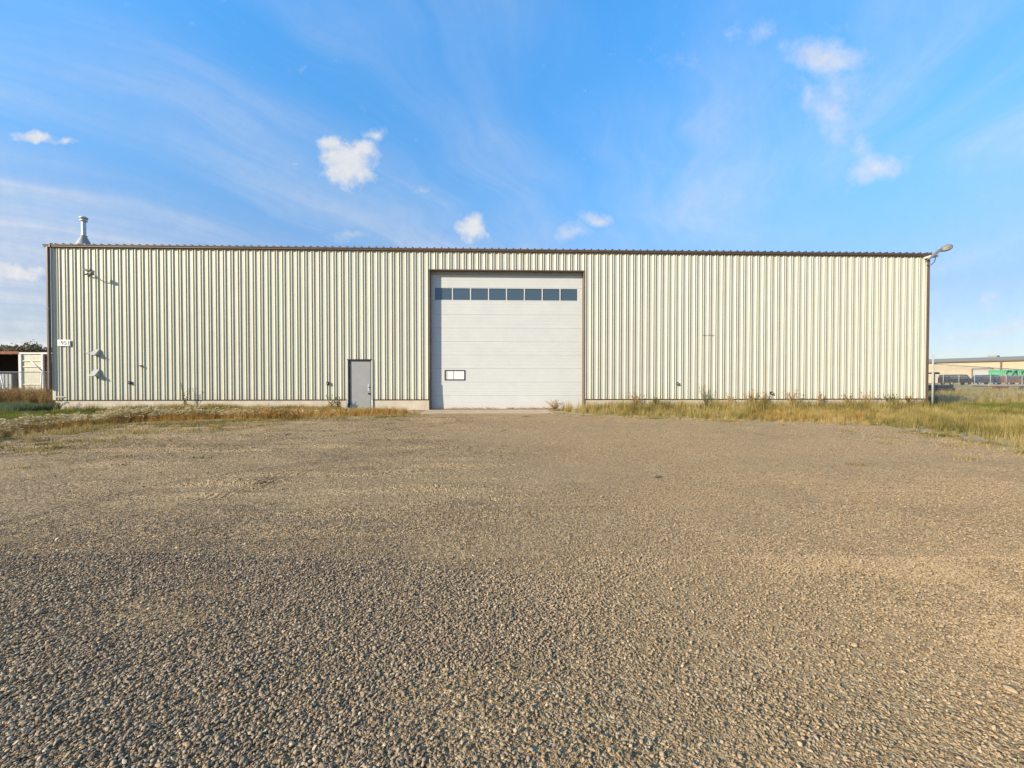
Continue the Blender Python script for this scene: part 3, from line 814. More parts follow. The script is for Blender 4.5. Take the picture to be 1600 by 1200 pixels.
rot = np.stack([rng.normal(0, .35, n_), rng.normal(0, .35, n_), rng.uniform(0, 6.283, n_)], 1)
scatter('gravel', np.stack([PX, PY, PZ], 1), rot, np.stack([SZ] * 3, 1), SC, 8, 'loose grey and tan gravel stones over the yard')
print('stones', n_)
# the one fist-sized rock lying in the yard
rk = obj('rock', stone_mesh(77, 3), None, (2.25, -11.6, float(hgt(2.25, -11.6)) + .02)); rk.scale = (.11, .10, .12)
rk.data.materials.clear(); rk.data.materials.append(paint('shaded_rock', (.13, .105, .08), .9, var=.3, scale=20))  # the rock's shadow is put into an overall dark colour
tag(rk, 'fist sized rock lying alone on the bare gravel right of centre', 'rock')

# ------------------------------------------------------------------ grasses
def blade(mb, x, y, h_, w, lean, ang, seg=3, droop=.5):
    dx_, dy_ = math.cos(ang), math.sin(ang); sx_, sy_ = -dy_, dx_
    vs = []
    for i in range(seg + 1):
        t = i / seg; ww = w * (1 - t ** 1.5) * .5
        off = lean * h_ * t ** 1.8; zz = h_ * (t - droop * lean * t ** 3 * .5)
        cx, cy = x + dx_ * off, y + dy_ * off
        if i < seg: vs += [(cx - sx_ * ww, cy - sy_ * ww, zz), (cx + sx_ * ww, cy + sy_ * ww, zz)]
        else: vs.append((cx, cy, zz))
    fs = [(2 * i, 2 * i + 1, 2 * i + 3, 2 * i + 2) for i in range(seg - 1)] + [(2 * seg - 2, 2 * seg - 1, 2 * seg)]
    mb.add(vs, fs)
def clump(mat, nb, rad, h0, h1, w, lean, seed, head=None):
    rr = random.Random(seed); mb = MB()
    for _ in range(nb):
        a_ = rr.uniform(0, 6.28); r_ = rad * math.sqrt(rr.random())
        blade(mb, r_ * math.cos(a_), r_ * math.sin(a_), rr.uniform(h0, h1), w * rr.uniform(.7, 1.3), rr.uniform(.05, lean), rr.uniform(0, 6.28))
    me = mb.mesh('clump', mat)
    if head:
        me.materials.append(M_HEAD)
        hb = MB()
        for _ in range(head):
            a_ = rr.uniform(0, 6.28); r_ = rad * math.sqrt(rr.random()); cx, cy = r_ * math.cos(a_), r_ * math.sin(a_)
            hz = rr.uniform(h0 * .95, h1 * 1.05); la = rr.uniform(0, 6.28); ll = rr.uniform(.02, .07)
            for k in range(7):   # bristly, feathery seed head
                b_ = la + rr.uniform(-.9, .9); q_ = rr.uniform(.02, .045)
                p0 = Vector((cx, cy, hz - .02)); p1 = p0 + Vector((math.cos(b_) * (ll + q_ * .5), math.sin(b_) * (ll + q_ * .5), q_ * rr.uniform(.1, 1.1)))
                sd_ = Vector((-math.sin(b_), math.cos(b_), rr.uniform(-.5, .5))) * .005
                hb.add([p0 - sd_ * .5, p0 + sd_ * .5, p1 + sd_, p1 - sd_], [(0, 1, 2, 3)])
        o0 = len(me.vertices); nf = len(me.polygons)
        V = [tuple(v.co) for v in me.vertices] + hb.v; F = [tuple(p.vertices) for p in me.polygons] + [tuple(i + o0 for i in f) for f in hb.f]
        me2 = bpy.data.meshes.new('clump'); me2.from_pydata(V, [], F); me2.materials.append(mat); me2.materials.append(M_HEAD)
        me2.polygons.foreach_set('material_index', [0] * nf + [1] * len(hb.f)); me = me2
    return me
C_GOLD = proto_coll('golden_clump', [clump(M_GOLD, 16, .07, .18, .36, .007, .35, i) for i in range(5)])
C_FOX = proto_coll('foxtail_clump', [clump(M_GOLD, 14, .08, .24, .36, .006, .25, 10 + i, 9) for i in range(5)])
C_OLIVE = proto_coll('olive_clump', [clump(M_OLIVE, 16, .08, .14, .32, .008, .5, 20 + i) for i in range(5)])
C_GREEN = proto_coll('green_clump', [clump(M_GREENG, 18, .09, .06, .16, .008, .6, 30 + i) for i in range(5)])
C_BLUE = proto_coll('blue_clump', [clump(M_BLUEG, 18, .09, .22, .42, .010, .45, 40 + i) for i in range(5)])
C_LOW = proto_coll('low_clump', [clump(M_OLIVE, 14, .07, .02, .06, .008, .9, 50 + i) for i in range(4)])
def weedy(mat, h_, seed, leaves=60, spread=.18):
    rr = random.Random(seed); mb = MB()
    for b_ in range(4):
        a_ = rr.uniform(0, 6.28); tip = (math.cos(a_) * spread * rr.uniform(.2, 1), math.sin(a_) * spread * rr.uniform(.2, 1), h_ * rr.uniform(.7, 1))
        mb.tube([(0, 0, 0), (tip[0] * .3, tip[1] * .3, tip[2] * .5), tip], [.006, .004, .002], 3, False)
        for _ in range(leaves // 4):
            t = rr.uniform(.2, 1.0); c_ = Vector((tip[0] * t * t, tip[1] * t * t, tip[2] * t))
            d_ = Vector((rr.gauss(0, 1), rr.gauss(0, 1), rr.uniform(-.1, 1))).normalized() * rr.uniform(.03, .08) * (1.25 - t * .6)
            s_ = d_.cross(Vector((rr.gauss(0, 1), rr.gauss(0, 1), rr.gauss(0, 1)))).normalized() * .012
            mb.add([c_, c_ + d_ * .5 + s_, c_ + d_, c_ + d_ * .5 - s_], [(0, 1, 2, 3)])
    return mb.mesh('weed', mat)
C_DARK = proto_coll('dark_clump', [clump(M_WEEDG, 16, .10, .015, .045, .012, 1.2, 70 + i) for i in range(4)])
C_BRN = proto_coll('brown_clump', [weedy(M_WEEDB, 1.0, 60 + i, 72, .3) for i in range(5)])

def field(name, n_, x0, x1, y0, y1, dens, coll, nvar, s0, s1, label, hm=1.0, ragged=True, wallside=False):
    x_ = rng.uniform(x0, x1, n_); y_ = rng.uniform(y0, y1, n_)
    k = rng.uniform(0, 1, n_) < dens(x_, y_); x_, y_ = x_[k], y_[k]; m_ = len(x_)
    s_ = rng.uniform(s0, s1, m_) * (.62 + .7 * fbm(x_ * 1.4, y_ * 1.4, 101, 3)) * (.32 + .68 * np.clip((sdn(x_, y_, .8) + .1) / 1.2, 0, 1) if ragged else 1)
    if wallside: s_ = s_ * (1 + .75 * np.clip((y_ + 2.2) / 1.6, 0, 1) * (x_ < 19) * (x_ > 2.6))
    ro = np.stack([rng.normal(0, .08, m_), rng.normal(0, .08, m_), rng.uniform(0, 6.28, m_)], 1)
    print(name, m_)
    return scatter(name, np.stack([x_, y_, hgt(x_, y_) - .02], 1), ro, np.stack([s_, s_, s_ * hm], 1), coll, nvar, label)
def clr(x_, y_):   # keep off the slab, the building, and walls
    return ((y_ < -.10) | (x_ < XL - .15) | (x_ > XR + .2)) & ~((x_ > -3.2) & (x_ < 2.4) & (y_ > -2.1))
def sdn(x_, y_, a_=.9): return sdist(x_, y_) + (fbm(x_ * 1.7, y_ * 1.7, 91) - .5) * a_
def band(v, a_, b_, c_, d_): return np.clip((v - a_) / (b_ - a_), 0, 1) * np.clip((d_ - v) / (d_ - c_), 0, 1)
# left strip: golden front, pale heads behind, then low green
field('golden_grass', 16000, -26, -2.9, -12, -.3, lambda x, y: clr(x, y) * np.clip(band(sdn(x, y), -.35, .75, np.where(x < -10, .9, 2.2), np.where(x < -10, 1.3, 3.2)) * np.clip((-2.9 - x) / .8, 0, 1), 0, 1) * np.clip((-y - .9) / .5, .0, 1), C_GOLD, 5, .75, 1.2, 'dry golden grass along the edge of the gravel, left of the doors')
field('foxtail_grass', 19000, -27, -5, -12, -1, lambda x, y: clr(x, y) * band(sdn(x, y, .5), .45, .7, np.where(x < -11, 1.35, 1.05), np.where(x < -11, 1.7, 1.35)) * np.clip((-5.2 - x) / 4.5, .0, 1), C_FOX, 5, .8, 1.1, 'band of pale foxtail barley heads in front of the left half of the wall')
field('low_green_grass', 26000, -30, -3, -9, 2, lambda x, y: clr(x, y) * np.clip((sdn(x, y) - 1.3) / .5, 0, 1) * np.clip((-3.2 - x) / 1, 0, 1), C_GREEN, 5, .7, 1.3, 'short green grass between the foxtails and the left wall')
field('wall_foot_grass', 3800, -17.5, -6.7, -1.1, -.12, lambda x, y: np.clip((fbm(x * .8, y, 66) - .36) / .2, .08, 1) * np.clip((x + 16) / 5, .18, 1), C_OLIVE, 5, .7, 1.35, 'tufts of grass along the foot of the left wall')
field('blue_green_grass', 5200, -31, -18.3, -1.6, .6, lambda x, y: clr(x, y) * band(y + .10 * (x + 18), -1.5, -1.1, .1, .6), C_BLUE, 5, .75, 1.15, 'blue green grass clump beyond the left corner of the warehouse')
field('tall_brown_weeds', 3000, -36, -18.9, .6, 4.0, lambda x, y: np.clip((fbm(x * .6, y * .6, 12) - .25) / .2, .2, 1), C_BRN, 5, .75, 1.15, 'tall brown weeds massed beyond the left corner of the warehouse')
field('tall_olive_grass', 1800, -36, -21.5, -.3, 3.8, lambda x, y: np.clip((-21 - x) / 3, 0, 1), C_OLIVE, 5, 2.4, 3.6, 'tall yellow olive grass left of the brown weeds', ragged=False)
# right strip
field('olive_grass', 34000, 1.9, 30, -20, 2.5, lambda x, y: clr(x, y) * np.clip((sdn(x, y, 1.3) + .25) / 1.4, 0, 1) * np.where(y < -12, .25, 1) * np.where(x < 3.7, .5, 1) * np.where((x > 20) & (y > -4.5), .3, 1), C_OLIVE, 5, .65, 1.2, 'olive and straw coloured grass strip in front of the right wall', wallside=True)
field('golden_grass', 1800, 4.5, 14, -6.2, -2.2, lambda x, y: clr(x, y) * np.clip((sdn(x, y) + .05) / .3, 0, 1) * np.clip((fbm(x * .5, y * .5, 5) - .45) / .1, 0, 1), C_GOLD, 5, .6, .95, 'orange straw tufts in the grass strip right of the doors')
field('green_lawn', 22000, 18, 36, -5, 2.3, lambda x, y: np.clip((fbm(x * .4, y * .4, 8) - .3) / .15, .2, 1), C_GREEN, 5, 1.1, 1.9, 'patch of greener grass at the right beyond the fence post')
field('yard_weeds_far', 8000, 21, 60, 2.5, 22, lambda x, y: np.clip((fbm(x * .3, y * .3, 44) - .42) / .15, .1, 1), C_OLIVE, 5, 1.2, 2.2, 'rough dry grass in the yard behind the chain link fence')
field('brown_weed_patch', 420, 23.5, 40, 3.2, 9, lambda x, y: band(y - .25 * (x - 24), .0, 1.0, 3.0, 4.5) * np.clip((36 - x) / 6, 0, 1), C_BRN, 5, .35, .6, 'brown weeds along the right fence line')
# weeds in the gravel
def sparse(x, y):
    left = np.clip((-x - 5.0) / 4, 0, 1) * np.clip(1 - (-sdist(x, y) - .2) / 3.0, 0, 1) * np.clip((fbm(x * 1.1, y * 1.6, 17) - .36) / .15, 0, 1)
    return (sdist(x, y) < .2) * np.clip(left * .9 + np.clip(1 - (-sdist(x, y)) / .8, 0, 1) * np.clip((fbm(x * 1.5, y * 2.5, 18) - .52) / .1, 0, 1) * .8, 0, 1) * (y < -2.1)
field('gravel_weeds', 60000, -12, 12, -14, -2.1, sparse, C_LOW, 4, 1.0, 2.1, 'thin low weeds growing through the edge of the gravel', ragged=False)
def streaks(x, y):
    n_ = fbm(x * .55 + 9, y * 2.6 + x * .25, 61, 2)
    return (sdist(x, y) < -.1) * (y < -2.3) * np.clip((n_ - .60) / .05, 0, .6) * np.clip((1.5 - x) / 4, .12, 1) * np.where((np.abs(x + 4.6) < 1.2) & (np.abs(y + 11) < 1.6), 0, 1) * np.clip((y + 13.2) / 2, 0, 1)
field('prostrate_weeds', 90000, -11, 11, -13.5, -2.3, streaks, C_DARK, 4, .5, 1.0, 'dark streaks of flat creeping weed on the far half of the gravel', ragged=False)
# individual tufts lying on the gravel
tufts = [(-5.7, -6.9, 1.6), (-7.2, -8.2, 1.5), (-4.3, -8.9, 1.1), (-6.8, -9.9, 1.7), (-5.2, -10.1, 1.2), (-8.1, -6.6, 1.5), (8.34, -9.0, 1.6), (5.82, -10.9, 1.0), (8.08, -10.6, 1.5),
         (9.3, -9.4, 1.7), (8.9, -7.3, 1.5), (6.9, -6.6, 1.2), (4.0, -5.4, 1.1), (9.0, -8.3, 1.3), (1.0, -3.2, 1.2), (7.0, -12.6, 1.0), (-1.9, -5.8, 1.0)]
ordn = ['first', 'second', 'third', 'fourth', 'fifth', 'sixth', 'seventh', 'eighth', 'ninth', 'tenth']
for side in (-1, 1):
    ts = sorted([t for t in tufts if t[0] * side > 0], key=lambda t: -side * t[0] / (t[1] + 17.19))
    ts = ts[:10]
    for k, (x_, y_, s_) in enumerate(ts):
        me = clump(M_OLIVE, 46, .13, .03, .085, .009, 1.0, 200 + k)
        o = obj('weed_tuft', me, None, (x_, y_, float(hgt(x_, y_)) - .005)); o.scale = (s_ * 1.3, s_ * .7, s_ * .8)
        sd_n = 'left' if side < 0 else 'right'
        tag(o, 'low flat weed tuft on the open gravel, %s counted from the photo\'s %s side inwards' % (ordn[len(ts) - 1 - k], sd_n), 'weed', 'low weed tufts on the %s half of the gravel' % sd_n)

# ------------------------------------------------------------------ weeds against the wall (countable)
def wall_weed(x, y, h_, spread, mat, label, nst=5, leaves=110, kind='weed', seed=0):
    rr = random.Random(seed + int(x * 100)); z0_ = float(hgt(x, y)) - .01
    t_ = thing('tall_weed', label, 'weed', (x, y, z0_))
    st = MB(); lf = MB()
    for b_ in range(nst):
        a_ = rr.uniform(0, 6.28); k = spread * rr.uniform(.15, 1.7)
        tip = (math.cos(a_) * k, math.sin(a_) * k * .5, h_ * rr.uniform(.55, 1)); b0 = (rr.uniform(-.04, .04), rr.uniform(-.02, .02), 0)
        st.tube([b0, (tip[0] * .35, tip[1] * .35, tip[2] * .5), tip], [.008, .005, .002], 4, False)
        for _ in range(leaves // nst):
            t = rr.uniform(.12, 1.02); c_ = Vector((b0[0] * (1 - t) + tip[0] * t ** 1.6, tip[1] * t ** 1.6, tip[2] * t))
            d_ = Vector((rr.gauss(0, 1), rr.gauss(0, .7), rr.uniform(0, 1.2))).normalized() * rr.uniform(.04, .12) * (1.3 - t * .7)
            s_ = d_.cross(Vector((rr.gauss(0, 1), rr.gauss(0, 1), rr.gauss(0, 1)))).normalized() * rr.uniform(.008, .018)
            lf.add([c_, c_ + d_ * .5 + s_, c_ + d_, c_ + d_ * .5 - s_], [(0, 1, 2, 3)])
    st.build('stem', mat, t_); lf.build('foliage', mat, t_)
    return t_
wall_weed(-13.05, -.22, 1.25, .20, M_WEEDG, 'tall thin green weed standing alone against the left wall', 5, 150)
wall_weed(-18.0, -.35, .55, .40, M_BLUEG, 'dark green bushy weed at the foot of the left corner below the address plate', 9, 260)
wall_weed(-6.72, -.30, .60, .26, M_WEEDG, 'dark bushy weed at the left foot of the grey door', 8, 220)
wall_weed(-7.0, -.4, .75, .2, M_OLIVE, 'yellow green weed left of the grey door, taller than its dark neighbour', 6, 150)
for x_, h_, s_, mt, lb in ((2.35, .50, .30, M_WEEDB, 'dry orange brown weed in front of the right end of the overhead door'),
        (5.9, .85, .28, M_WEEDB, 'brown bushy weed against the right wall, first from the overhead door'),
        (6.75, .62, .14, M_WEEDG, 'small thin weed just right of the first brown bush by the wall'),
        (8.95, 1.15, .26, M_WEEDG, 'tallest grey green weed against the right wall near the outlet box'),
        (9.95, .75, .18, M_WEEDB, 'narrow brown weed right of the tallest weed on the right wall'),
        (10.95, .95, .30, M_WEEDB, 'wide brown weed cluster below the middle of the right wall'),
        (11.55, .85, .22, M_WEEDB, 'brown weed touching the right side of the wide cluster'),
        (12.75, 1.0, .34, M_WEEDB, 'reddish brown bushy weed at the middle of the right wall'),
        (14.0, .8, .12, M_WEEDB, 'lone thin brown weed past the reddish bush on the right wall'),
        (15.3, .75, .25, M_WEEDB, 'low brown weed against the right third of the right wall'),
        (16.1, .9, .28, M_WEEDB, 'sparse tall weed with thin stalks near the right corner'),
        (17.2, .85, .24, M_WEEDG, 'greenish stalky weed second from the right corner'),
        (18.0, .7, .22, M_WEEDB, 'short brown weed closest to the right corner of the warehouse')):
    wall_weed(x_, -.28 if x_ > 3 else -.5, h_, s_, mt, lb, 14, 330)
# dead leaves and weed litter along the foot of the overhead door
lit = MB()
for _ in range(900):
    x_ = rnd.choice([rnd.uniform(-2.3, -.1), rnd.uniform(.3, 2.6), rnd.uniform(-2.6, 3.5)]); y_ = -.02 - abs(rnd.gauss(0, .06)) + .1; z_ = .012 + abs(rnd.gauss(0, .035))
    d_ = Vector((rnd.gauss(0, 1), rnd.gauss(0, .5), rnd.uniform(.0, 1))).normalized() * rnd.uniform(.02, .07); s_ = Vector((rnd.gauss(0, 1), rnd.gauss(0, 1), rnd.gauss(0, 1))).normalized() * .012
    c_ = Vector((x_, y_ + .1, z_)); lit.add([c_, c_ + d_ * .5 + s_, c_ + d_, c_ + d_ * .5 - s_], [(0, 1, 2, 3)])
stuff(lit.build('leaf_litter', M_WEEDB), 'dry leaf litter blown against the foot of the overhead door')

# ------------------------------------------------------------------ chain link fences
def link_mesh(L, z0, z1, pitch=.10, r_=.0028):
    mb = MB(); H_ = z1 - z0
    n_ = int(L / pitch)
    for k in range(-int(H_ / pitch), n_ + 1):
        for s_ in (1, -1):
            a_, b_ = k * pitch, k * pitch + H_
            t0, t1 = max(0, -a_), min(H_, L - a_)
            if t1 <= t0: continue
            xa, xb = a_ + t0, a_ + t1
            za, zb = (z0 + t0, z0 + t1) if s_ > 0 else (z1 - t0, z1 - t1)
            vs = []
            for (xx, zz) in ((xa, za), (xb, zb)):
                for w in (0, 2.094, 4.189): vs.append((xx, math.cos(w) * r_ + s_ * r_, zz + math.sin(w) * r_))
            mb.add(vs, [(0, 1, 4, 3), (1, 2, 5, 4), (2, 0, 3, 5)])
    return mb.mesh('wire_mesh', M_GALVD)
def fence(name, label, p0, p1, z1, posts, railr=.022, postr=.03, meshp=.10, bottom=.03, wr=.0028, railm=None, postm=None):
    L = math.hypot(p1[0] - p0[0], p1[1] - p0[1]); a_ = math.atan2(p1[1] - p0[1], p1[0] - p0[0])
    t_ = thing(name, label, 'fence', (p0[0], p0[1], 0), a_)
    wm = obj('wire_mesh', link_mesh(L, bottom, z1, meshp, wr), t_); wm['kind'] = 'stuff'
    MB().tube([(0, 0, z1), (L, 0, z1)], railr, 8).build('top_rail', railm or M_GALVD, t_, smooth=True)
    for (s_, h_, r_) in posts:
        MB().tube([(s_, .0, -.1), (s_, 0, h_)], r_, 10).build('post', postm or M_GALVD, t_, smooth=True)
    return t_
fence('chain_link_fence', 'galvanised chain link fence with a tall end post beside the right corner', (19.44, .05), (50, 17.4), 2.0,
      [(0.0, 2.42, .036), (.28, 1.62, .018), (33.3, 2.2, .04)], wr=.0017, meshp=.17)
fence('chain_link_fence', 'chain link fence running left from behind the weeds past the red container', (-38, 4.2), (-18.8, 4.2), 1.68,
      [(3.0, 1.75, .03), (9.6, 1.62, .085), (18.0, 1.75, .03)], wr=.004, meshp=.13)
# leaning timber post in front of the container door
o = MB().box(-.06, .06, -.06, .06, 0, 2.12).build('fence_post', M_POST, None, loc=(-21.85, 2.9, 0)); tag(o, 'dark square timber post standing in front of the cream container door', 'post')
# pale pipes leaning by the fence
for (xa, za, xb, zb, lb) in ((-25.35, 1.55, -25.05, .2, 'pale pipe leaning on the left fence, nearest the photo edge'), (-23.95, 2.35, -23.3, 1.75, 'pale pipe sticking up above the left fence'), (-23.32, 1.7, -23.4, .2, 'upright pale pipe behind the left fence')):
    o = MB().tube([(xa, 3.9, za), (xb, 3.9, zb)], .028, 8).build('pipe', M_WHITE, None, smooth=True); tag(o, lb, 'pipe')
# pale rubble at the foot of the end post
for k, (x_, y_, s_, lb) in enumerate(((19.9, -.2, .22, 'flat pale stone beside the tall fence post'), (20.5, -.3, .28, 'larger flat pale stone right of the tall fence post'))):
    o = obj('pale_stone', stone_mesh(300 + k, 3), None, (x_, y_, .03)); o.data.materials.clear(); o.data.materials.append(M_PALE); o.scale = (s_ * 2, s_, s_ * .5); tag(o, lb, 'stone')
o = MB().box(-.6, .7, -.03, .03, -.03, .03).tube([(.5, 0, 0), (.85, 0, 0)], .045, 8).build('steel_bar', M_RUST, None, loc=(20.2, 1.2, 1.60)); tag(o, 'short dark steel bar end poking out past the right corner', 'bar')

# ------------------------------------------------------------------ left background: shed and container
def corrug(mb, x0, x1, y, z0, z1, pitch=.28, d_=.04, axis='x'):
    n_ = max(2, int(abs(x1 - x0) / pitch)); pts = []
    for k in range(n_):
        a_ = x0 + (x1 - x0) * k / n_; st = (x1 - x0) / n_
        pts += [(a_, 0), (a_ + st * .35, 0), (a_ + st * .5, d_), (a_ + st * .85, d_)]
    pts.append((x1, 0)); m_ = len(pts)
    f_ = (lambda a, b, z: (a, y - b, z)) if axis == 'x' else (lambda a, b, z: (y + b, a, z))
    mb.add([f_(a, b, z0) for a, b in pts] + [f_(a, b, z1) for a, b in pts], [(i, i + 1, m_ + i + 1, m_ + i) for i in range(m_ - 1)])
sc_ = thing('shipping_container', 'faded red shipping container with one cream door leaf, left of the warehouse', 'container', (-28.7, 7.7, .2))
mb = MB(); corrug(mb, 0.0, 12.2, 6.0 - 6.0, 0, 2.62, axis='x'); 
mb = MB()
corrug(mb, 1.45, 8.0, 0.0, .12, 2.6); mb.box(1.44, 8, .01, .06, .1, 2.62)
mb.box(.0, 8.0, .05, 2.44, 2.60, 2.66); mb.box(0, .05, .05, 2.44, 0, 2.6); mb.box(0, 8, 2.40, 2.44, 0, 2.6)
mb.build('body', M_REDC, sc_)
mb = MB(); mb.box(-.05, 8.0, -.06, .05, 2.62, 2.72); mb.build('top_rail', M_WHITE, sc_)
mb = MB(); mb.box(.0, 1.36, -.03, .03, .12, 2.58)
for zz in (.45, .78, 1.85, 2.2): mb.prism([(-.03, zz - .06), (-.075, zz - .02), (-.075, zz + .02), (-.03, zz + .06)], 'x', .16, 1.24)
mb.build('door_leaf', M_CREAMC, sc_)
mb = MB(); mb.box(-.05, .10, -.10, -.031, .05, 2.6); mb.box(1.24, 1.36, -.10, -.031, .05, 2.6); mb.build('corner_post', M_WHITE, sc_)
sh = thing('open_shed', 'open fronted dark shed with a rusty red roof edge at the far left', 'shed', (-37.5, 7.9, 0))
mb = MB(); mb.box(0, 8.7, 3.4, 3.5, 0, 3.0); mb.box(0, .08, 0, 3.4, 0, 3.0); mb.box(8.62, 8.7, .1, 3.4, 0, 3.0); mb.build('wall', M_DARKIN, sh)
mb = MB(); mb.prism([(-.25, 2.82), (3.6, 3.12), (3.6, 3.2), (-.25, 2.98)], 'x', -.1, 8.75); mb.build('roof', M_RUST, sh)
for xx in (.1, 3.0, 6.15): MB().box(xx, xx + .22, 0, .16, 0, 2.82).build('post', M_POST if xx != 6.15 else M_GALVD, sh)
mb = MB(); corrug(mb, 5.2, 8.5, -.4, .2, 1.62, .2, .03); mb.build('wall_panel', M_GALVD, sh)
o = MB().prism([(-24.0, 1.0), (-22.9, 1.0), (-23.1, 1.75), (-23.6, 1.6)], 'y', 5.2, 5.6).build('tarpaulin_heap', M_GALVD); tag(o, 'grey covered heap behind the left fence in front of the dark shed', 'heap')

def tree(x, y, h_, w, label, seed):
    rr = random.Random(seed); t_ = thing('tree', label, 'tree', (x, y, 0), 0, None)
    st = MB(); st.tube([(0, 0, 0), (.1, 0, h_ * .35), (0, .1, h_ * .8)], [.22, .15, .05], 7)
    for k in range(6):
        a_ = k * 1.05; st.tube([(0, 0, h_ * .35), (math.cos(a_) * w * .3, math.sin(a_) * w * .3, h_ * .6), (math.cos(a_) * w * .42, math.sin(a_) * w * .42, h_ * .85)], [.09, .05, .02], 5)
    st.build('trunk', M_BARK, t_)
    cr = MB()
    cl = [(Vector((rr.gauss(0, w * .24), rr.gauss(0, w * .24), h_ * rr.uniform(.4, .95))), rr.uniform(.1, .2) * w) for _ in range(22)]
    for c_, r_ in cl:
        for _ in range(260):
            p = c_ + Vector((rr.gauss(0, 1), rr.gauss(0, 1), rr.gauss(0, .8))) * r_ * .5
            u_ = Vector((rr.gauss(0, 1), rr.gauss(0, 1), rr.gauss(0, 1))).normalized() * rr.uniform(.12, .28); v_ = u_.cross(Vector((rr.gauss(0, 1), rr.gauss(0, 1), rr.gauss(0, 1)))).normalized() * .16
            cr.add([p - u_, p + v_, p + u_, p - v_], [(0, 1, 2, 3)])
    cr.build('crown', M_CROWN, t_)
tree(-93, 58, 6.6, 7, 'brownish tree crown just above the shed roof, left one', 5)
tree(-88, 60, 7.4, 7.5, 'brownish tree crown above the red container, right one', 6)

# ------------------------------------------------------------------ right background
# camera-independent placing: all in metres
bw = thing('beige_warehouse', 'long beige metal warehouse with grey roof in the far right background', 'warehouse')
p1 = Vector((132.6, 127.8, 0)); p2 = Vector((163, 51, 0)); u_ = (p2 - p1).normalized(); nrm = Vector((u_.y, -u_.x, 0))
if nrm.x > 0: nrm = -nrm
L = (p2 - p1).length; ang = math.atan2(u_.y, u_.x)
bw.location = p1; bw.rotation_euler = (0, 0, ang)
# local x runs along the facade, local -y/+y: facade faces nrm
sgn = 1 if Vector((math.cos(ang + math.pi / 2), math.sin(ang + math.pi / 2), 0)).dot(nrm) > 0 else -1
def yb(v): return v * sgn
mb = MB(); mb.box(0, L, min(0, yb(-30)), max(0, yb(-30)), 0, 6.7); mb.build('wall', M_BEIGE, bw)
mb = MB(); mb.prism([(yb(.3), 6.7), (yb(-15), 8.3), (yb(-30.3), 6.7)], 'x', -.3, L + .3); rf = mb.build('roof', M_ROOFG, bw)
mb = MB(); mb.box(0 - .3, L + .3, min(yb(.31), yb(.5)), max(yb(.31), yb(.5)), 6.45, 6.85); mb.build('gutter', M_BROWN, bw)
for dd in (36.2, 52, 68): MB().box(dd, dd + .35, min(yb(.02), yb(.3)), max(yb(.02), yb(.3)), 0, 6.45).build('downspout', M_BROWN, bw)
gd = MB().box(30.8, 34.6, min(yb(.01), yb(.12)), max(yb(.01), yb(.12)), 0, 4.2).build('garage_door', M_GALVD, bw)
MB().box(30.5, 34.9, min(yb(.01), yb(.2)), max(yb(.01), yb(.2)), 4.21, 4.45).box(30.5, 30.79, min(yb(.01), yb(.2)), max(yb(.01), yb(.2)), 0, 4.2).build('door_frame', M_BROWN, bw)
MB().box(29.5, 31.5, min(yb(-14), yb(-16)), max(yb(-14), yb(-16)), 8.1, 8.75).build('roof_vent', M_ROOFG, rf)

def rc(xc, z): # metres right of / ahead of the viewpoint to world
    a_ = R(1.86); return xc * math.cos(a_) + z * math.sin(a_), z * math.cos(a_) - xc * math.sin(a_) - 17.19
gx, gy = rc(116.5, 95)
gc = thing('green_container', 'green freight container with dark painted strokes, far right behind the parked vehicles', 'container', (gx, gy, 0), R(-1.86))
mb = MB(); corrug(mb, 0, 14, 0, .95, 3.5, .45, .08); mb.box(0, 14, .02, 2.4, .95, 3.48); mb.build('body', M_GREEN, gc)
mb = MB(); mb.box(0, 14, .2, 2.2, .55, .94); mb.build('chassis', M_DARKIN, gc)
for xx in (2, 3.2, 10.5, 11.7): MB().tube([(xx, .1, .5), (xx, .4, .5)], .5, 14).build('wheel', M_TYRE, gc)
def stroke(pts, x, w=.13):
    mb = MB(); mb.tube([(x + a_, -.10, b_) for a_, b_ in pts], w, 5)
    mb.build('painted_stroke', M_DGREEN, gc)
stroke([(1.2, 3.1), (.4, 3.2), (.0, 2.7), (.1, 1.9), (.7, 1.6), (1.2, 1.8)], 1.3, .16)
stroke([(0, 2.2), (.7, 3.1), (1.0, 3.3), (1.2, 2.4), (1.3, 1.7)], 2.7, .16)
stroke([(0, 1.8), (.1, 3.0), (.6, 3.1), (.8, 2.6)], 5.0, .14)
stroke([(0, 3.2), (1.0, 3.2), (.7, 2.3), (1.1, 1.5), (1.4, 1.2)], 6.4, .15)
stroke([(.3, 3.2), (.0, 2.0), (.1, 1.8), (.5, 2.9), (1.0, 3.1), (1.2, 2.6)], 9.0, .15)

